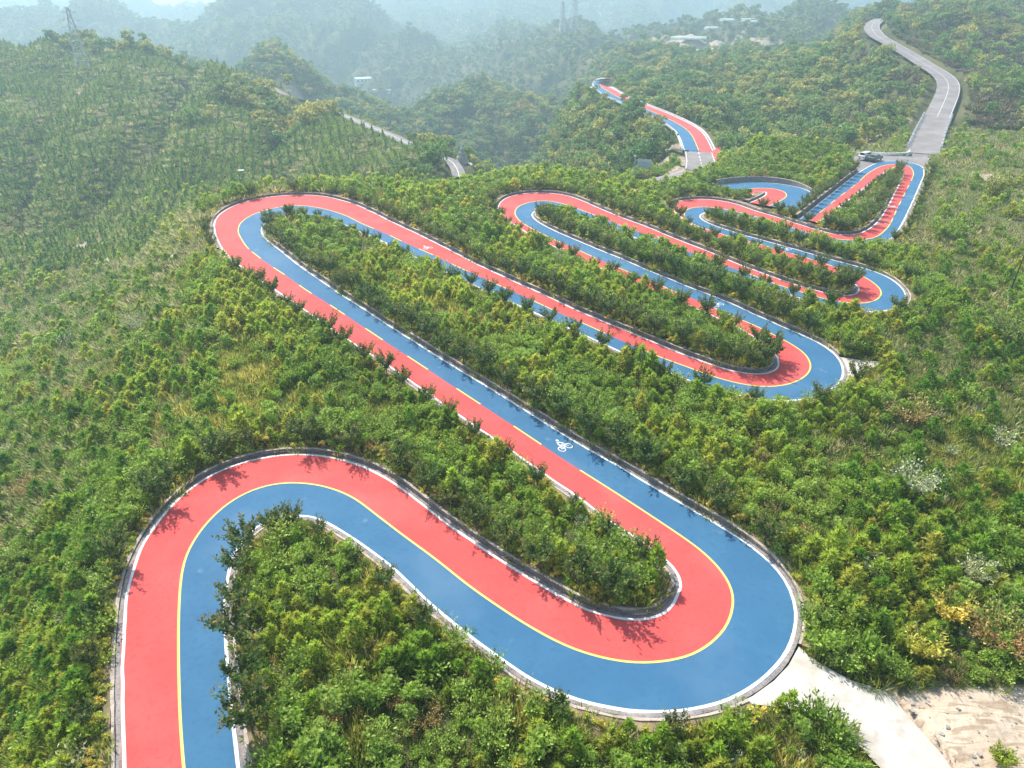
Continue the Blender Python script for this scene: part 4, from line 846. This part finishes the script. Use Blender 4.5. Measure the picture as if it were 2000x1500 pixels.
def wall_px(pts, h, th, name, m, label, cat, y0, base=-.4):
    q = back(P(pts), y0); mb = MB(); q = spline(q[:, :2], 1.2)
    for i in range(len(q)-1):
        a, b = q[i], q[i+1]; mid = (a+b)/2; z = float(S(*mid)); mb.box((mid[0], mid[1], z+(h+base)/2), (np.linalg.norm(b-a)+.015, th, h-base), math.atan2(*(b-a)[::-1]))
    return tag(mb.build(name, m), label, cat)
wall_px("1671,300.5 1700,303 1740,304.5 1765,303.5 1776,298", .75, .4, 'parapet_wall', M['whitewash'], 'low pale parapet wall behind the two parked cars', 'wall', 190)
wall_px("1283,372 1300,366 1326,361", .9, .12, 'guardrail', M['steel'], 'thin steel guardrail by the lower road left of the farthest left hairpin', 'guardrail', 150)
m = MB(); 
for i in range(0, len(left.c)-1):
    a = left.c[i]-left.n[i]*0; sgn = 1 if left.n[i][1] > 0 else -1
    a = left.c[i]+left.n[i]*sgn*(3.3); b = left.c[i+1]+left.n[i+1]*sgn*(3.3); mid = (a+b)/2
    if i % 9 == 8 or left.s[i] < left.s[-1]*.40 or left.s[i] > left.s[-1]*.80: continue
    m.box((mid[0], mid[1], left.zc[i]+.2), (np.linalg.norm(b-a)+.02, .3, .8), math.atan2(*(b-a)[::-1]))
tag(m.build('guard_wall', M['whitewash']), 'white guard wall on the far edge of the grey road crossing the left hill', 'wall')
# cars
def car(px, py, kind, label):
    h = hit(px, py, 170); z = float(S(h[0], h[1])); e = empty('parked_car', (h[0], h[1], z+.02), R(35) if kind == 'van' else R(38)); body = M['carwhite'] if kind == 'van' else M['carteal']
    L_, W_ = (4.3, 1.75) if kind == 'van' else (4.7, 1.85)
    if kind == 'van': prof = [(-L_/2,.35),(-L_/2+.02,1.0),(-L_/2+.15,1.15),(-L_/2+.35,1.85),(.9,1.88),(1.35,1.25),(L_/2-.1,1.02),(L_/2,.75),(L_/2,.35)]
    else: prof = [(-L_/2,.35),(-L_/2,.85),(-L_/2+.15,1.02),(-L_/2+.7,1.05),(-1.1,1.48),(.35,1.5),(1.05,1.08),(L_/2-.2,.92),(L_/2,.7),(L_/2,.35)]
    n = len(prof); v = []
    for ys in (-1, 1):
        for x, zz in prof: v.append((x, ys*W_/2*(.82 if zz > 1.2 else 1), zz))
    f = [tuple(range(n-1, -1, -1)), tuple(range(n, 2*n))]+[(i, (i+1) % n, n+(i+1) % n, n+i) for i in range(n)]
    bo = mobj('body', v, f, body, e)
    bv = bo.modifiers.new('b', 'BEVEL'); bv.width = .06; bv.segments = 2
    g = MB()
    if kind == 'van':
        g.box((-.35, 0, 1.52), (2.2, W_*.845, .42)); 
        g2 = MB(); g2.box((-L_/2+.22, 0, 1.5), (.10, W_*.68, .5), 0); g3 = MB(); g3.box((1.17, 0, 1.55), (.12, W_*.7, .45))
    else:
        g.box((-.4, 0, 1.27), (1.5, W_*.845, .28)); g2 = MB(); g2.box((-1.42, 0, 1.27), (.45, W_*.68, .2)); g3 = MB(); g3.box((.72, 0, 1.32), (.5, W_*.7, .2))
    g.build('side_windows', M['glass'], e); g2.build('rear_window', M['glass'], e); g3.build('windscreen', M['glass'], e)
    for x in (-L_/2+.85, L_/2-.85):
        for ys in (-1, 1):
            t_ = MB(); t_.tube((x, ys*(W_/2-.16), .33), (x, ys*(W_/2+.02), .33), .33, n=14); wo = t_.build('wheel', M['tyre'], e); k = MB(); k.tube((x, ys*(W_/2+.021), .33), (x, ys*(W_/2+.03), .33), .2, n=10); k.build('rim', M['steel'], wo)
    for x, mm, nm in ((-L_/2, 'ral', 'tail_light'), (L_/2, 'lamp', 'headlight')):
        for ys in (-1, 1): k = MB(); k.box((x, ys*W_*.36, .82), (.06, .3, .2)); k.build(nm, M[mm], e)
    for x in (-L_/2, L_/2): k = MB(); k.box((x, 0, .47), (.16, W_*.98, .2)); k.build('bumper', body, e)
    tag(e, label, 'van' if kind == 'van' else 'car')
car(1690, 311, 'van', 'white van parked by the parapet wall, left of the dark car'); car(1708, 313, 'sedan', 'dark green sedan parked by the blue bend, right of the white van')
# pylons
def pylon(px, py, h, label, y0, hw=.12):
    b = hit(px, py, y0); e = empty('pylon', (b[0], b[1], max(float(T(b[0], b[1])), float(b[2])-1)-.3), R(20)); m = MB(); a = h*.11
    def wd(z): return a*(1-.85*z/h)/1
    lv = [0]+[h*(1-(1-k/9)**1.15) for k in range(1, 10)]; lv = [h*k/9 for k in range(10)]
    for k in range(9):
        z0, z1 = lv[k], lv[k+1]; w0, w1 = wd(z0), wd(z1); c0 = [(w0*s, w0*t, z0) for s, t in ((1,1),(1,-1),(-1,-1),(-1,1))]; c1 = [(w1*s, w1*t, z1) for s, t in ((1,1),(1,-1),(-1,-1),(-1,1))]
        for q in range(4): m.tube(c0[q], c1[q], hw, n=4); m.tube(c0[q], c1[(q+1) % 4], hw*.6, n=3); m.tube(c0[(q+1) % 4], c1[q], hw*.6, n=3); m.tube(c1[q], c1[(q+1) % 4], hw*.5, n=3)
    m.build('lattice_tower', M['steel'], e)
    for z in (.66, .78, .90):
        k = MB(); s_ = h*(.17 if z < .85 else .12); w0 = wd(h*z)
        for sg in (1, -1):
            k.tube((sg*w0, 0, h*z), (sg*s_, 0, h*z), hw*.8, hw*.5, 4); k.tube((sg*w0, 0, h*(z+.04)), (sg*s_, 0, h*z), hw*.7, hw*.4, 4)
        k.build('cross_arm', M['steel'], e)
    tag(e, label, 'pylon')
pylon(160, 124, 25.5, 'tall steel lattice pylon standing on the crest of the left hill', 330, .13)
pylon(1098, 60, 34, 'shorter steel lattice pylon of the pair on the hazy ridge in the middle distance', 700, .35)
pylon(1121, 55, 44, 'taller steel lattice pylon of the pair on the hazy ridge in the middle distance', 700, .35)
pylon(1562, 42, 36, 'pale steel lattice pylon alone on the hazy slope left of the winding concrete road', 650, .3)
def pole(px, py, h, label, y0, r_=.14, m='darksteel', arm=True, tilt=0):
    b = hit(px, py, y0); e = empty('utility_pole', (b[0], b[1], float(T(b[0], b[1]))-.2)); e.rotation_euler = (0, tilt, 0)
    k = MB(); k.tube((0,0,0), (0,0,h), r_, r_*.7, 7); k.build('post', M[m], e)
    if arm: k = MB(); k.box((0,0,h-.5), (1.2,.1,.1)); k.build('cross_arm', M[m], e)
    tag(e, label, 'pole')
pole(1081, 325, 6.5, 'dark pole rising from the grassy crest beyond the middle loops', 150, .16)
pole(753, 238, 9, 'thin dark pole beside the grey road on the left hill', 300, .2)
pole(85, 84, 10, 'slim dark pole on the skyline of the left hill', 400, .22)
pole(1968, 581, 7.5, 'leaning dark wooden pole on the dry slope at the right edge', 60, .10, arm=False, tilt=R(2))
b = hit(1236, 372, 195); e = empty('road_sign', (b[0], b[1], float(T(b[0], b[1]))), R(-24)); k = MB(); k.tube((0,0,0), (0,0,6.8), .16, .14, 8); k.build('post', M['steel'], e)
k = MB(); k.tube((0,0,6.5), (4.8,0,6.5), .09); k.tube((0,0,5.0), (4.8,0,5.0), .09); k.build('bracket', M['steel'], e)
k = MB(); k.box((2.6,.12,5.75), (3.9,.08,2.3)); k.build('sign_panel', M['panel'], e); k = MB(); k.box((2.6,.02,6.4), (3.9,.06,.5)); k.build('stiffener', M['whitewash'], e)
tag(e, 'large grey road sign on a single post seen from behind above the bushes', 'road sign')
b = hit(474, 352, 130); e = empty('solar_panel_post', (b[0], b[1], float(T(b[0], b[1])))); k = MB(); k.tube((0,0,0), (0,0,3.3), .07); k.build('post', M['steel'], e); k = MB(); k.box((0,0,3.4), (2.0,.9,.06), 0, R(8)); k.build('panel', M['whitewash'], e)
tag(e, 'white tilted panel on a thin post above the second left hairpin', 'panel post')
for px, py, lab in ((1402, 288, 'small white marker post above the end of the far red lane'), (1772, 292, 'small white marker post on the grass beside the road above the parked cars'), (1832, 312, 'small white board leaning beside the road right of the top bend')):
    b = hit(px, py, 190); m = MB(); z = float(T(b[0], b[1])); m.box((0,0,.8), (.35,.12,1.9)); m.box((0,0,1.85), (.5,.16,.2)); m.box((0,0,-.1), (.6,.4,.2)); o = m.build('marker_post', M['whitewash']); o.location = (b[0], b[1], z+.3); tag(o, lab, 'marker')
# rock monument with a statue on its terrace
b = MON; z0 = float(T(b[0], b[1])); e = empty('rock_monument', (b[0], b[1], z0))
def rock(name, tiers, par, m='rock', seed=3):
    random.seed(seed); v = []; f = []; n = 9
    for z, r_, ox in tiers:
        for k in range(n): a = k*6.283/n; rr = r_*(.8+.4*random.random()); v.append((ox+rr*math.cos(a), rr*math.sin(a), z+random.uniform(-.15,.15)))
    for t_ in range(len(tiers)-1):
        for k in range(n): f.append((t_*n+k, t_*n+(k+1) % n, (t_+1)*n+(k+1) % n, (t_+1)*n+k))
    f.append(tuple(range((len(tiers)-1)*n, len(tiers)*n))); return mobj(name, v, f, M[m], par)
rock('rock_pile', [(0,2.6,0),(.8,2.5,.1),(1.2,2.1,-.2),(2.4,1.9,-.2),(2.7,1.5,.1),(4.0,1.3,.1),(4.3,.95,0),(5.4,.8,0)], e)
rock('statue', [(5.4,.5,0),(6.2,.42,0),(7.0,.5,.05),(7.4,.35,0),(7.6,.2,0),(7.85,.24,0),(8.1,.2,0),(8.25,.05,0)], e, 'whitewash', 5)
k = MB(); k.tube((0,0,-3), (0,0,-.35), 4.2, 4.0, 20); k.build('terrace', M['kerb'], e)
tag(e, 'stacked grey rock monument topped by a pale statue beside the curving road beyond the crest', 'monument'); random.seed(21)
# buildings
def shed(px, py, y0, dims, label, rz_=0, roofm='roof', wallm='whitewash'):
    b = hit(px, py, y0); Lx, Ly, H = dims; e = empty('building', (b[0], b[1], float(T(b[0], b[1]))), rz_)
    k = MB(); k.box((0,0,H/2-2), (Lx, Ly, H+4)); wl_ = k.build('wall', M[wallm], e)
    v = [(-Lx/2-1,-Ly/2-1,H),(Lx/2+1,-Ly/2-1,H),(Lx/2+1,0,H+Ly*.14),(-Lx/2-1,0,H+Ly*.14),(-Lx/2-1,Ly/2+1,H),(Lx/2+1,Ly/2+1,H)]
    mobj('roof', v+[(a, b_, c-.3) for a, b_, c in v], [(0,1,2,3),(3,2,5,4),(6,9,8,7),(9,10,11,8),(0,3,9,6),(3,4,10,9),(1,7,8,2),(2,8,11,5),(0,6,7,1),(4,5,11,10)], M[roofm], e)
    for q in range(int(Lx//6)): k = MB(); k.box((-Lx/2+3+q*6, -Ly/2-.05, H*.55), (2.2,.15,H*.35)); k.build('window', M['glass'], e)
    tag(e, label, 'building')
shed(709, 141, 640, (26, 14, 6), 'long shed with a pale green roof in the valley behind the left hills', R(25))
shed(745, 164, 640, (24, 3, 1.2), 'low white walled strip below the pale roofed shed in the valley', R(-8), 'whitewash')
shed(20, 26, 1300, (95, 40, 22), 'large white building on the far ridge in the top left corner', R(-4), 'whitewash')
shed(28, 26.5, 1290, (60, 6, 9), 'low dark building in front of the white building on the far ridge', 0, 'panel', 'panel')
shed(908, 122, 560, (5, 4, 3), 'tiny white hut on the peak of the middle hill', R(10), 'whitewash')
for i, (px, py, L_, lab) in enumerate(((1345, 76, 30, 'leftmost'), (1375, 66, 34, 'second from left'), (1402, 62, 26, 'middle'), (1440, 61, 36, 'second from right'), (1466, 63, 22, 'rightmost'), (1362, 84, 26, 'nearest'))):
    b = hit(px, py, 480); m = MB(); zt = float(T(b[0], b[1]))
    v = []; f = []; n = 8
    for xe in np.linspace(-L_*.55, L_*.55, 5):
        for k in range(n+1): a = math.pi*k/n; v.append((xe, 5.5*math.cos(a), 2.8*math.sin(a)+.4))
    for q in range(4):
        for k in range(n): f.append((q*(n+1)+k, q*(n+1)+k+1, (q+1)*(n+1)+k+1, (q+1)*(n+1)+k))
    f += [tuple(range(n+1)), tuple(range(5*(n+1)-1, 4*(n+1)-1, -1))]
    o = mobj('greenhouse', v, f, M['film']); o.location = (b[0], b[1], zt+.5); o.rotation_euler = (0,0,R(6*(i-2))); tag(o, f'{lab} of the pale plastic greenhouses on the hazy plateau', 'greenhouse', 'pale plastic greenhouses on the plateau')
# far pale tracks on the mountain sides
for pts, lab, y0 in (("893,58 900,66 912,71 940,70 975,67", 'winding', 900), ("1158,12 1170,20 1200,32 1225,36 1205,44", 'upper right', 900), ("1570,2 1620,8 1680,14 1720,18", 'top', 900)):
    c_ = spline(back(P(pts), y0)[:, :2], 6); n_ = frames(c_); z_ = T(c_[:, 0], c_[:, 1]); z_ = sm1(z_, 2)+1.2
    tag(up(mobj('track', *ribbon(c_+n_*3.5, c_-n_*3.5, z_), M['concrete'])), kind='structure')
# ---------------------------------------------------------------- haze
k = MB(); k.box((0, 1600, 5), (7600, 3800, 420)); hz = k.build('haze', None)
hm = bpy.data.materials.new('haze_air'); hm.use_nodes = True; t_ = hm.node_tree; t_.nodes.remove(t_.nodes['Principled BSDF']); pv = t_.nodes.new('ShaderNodeVolumePrincipled')
pv.inputs['Density'].default_value = .00052; pv.inputs['Color'].default_value = (.66, .89, 1.0, 1); pv.inputs['Anisotropy'].default_value = .35
t_.links.new(pv.outputs[0], t_.nodes['Material Output'].inputs['Volume']); hz.data.materials.append(hm); tag(hz, kind='stuff')
print('objects', len(bpy.data.objects))
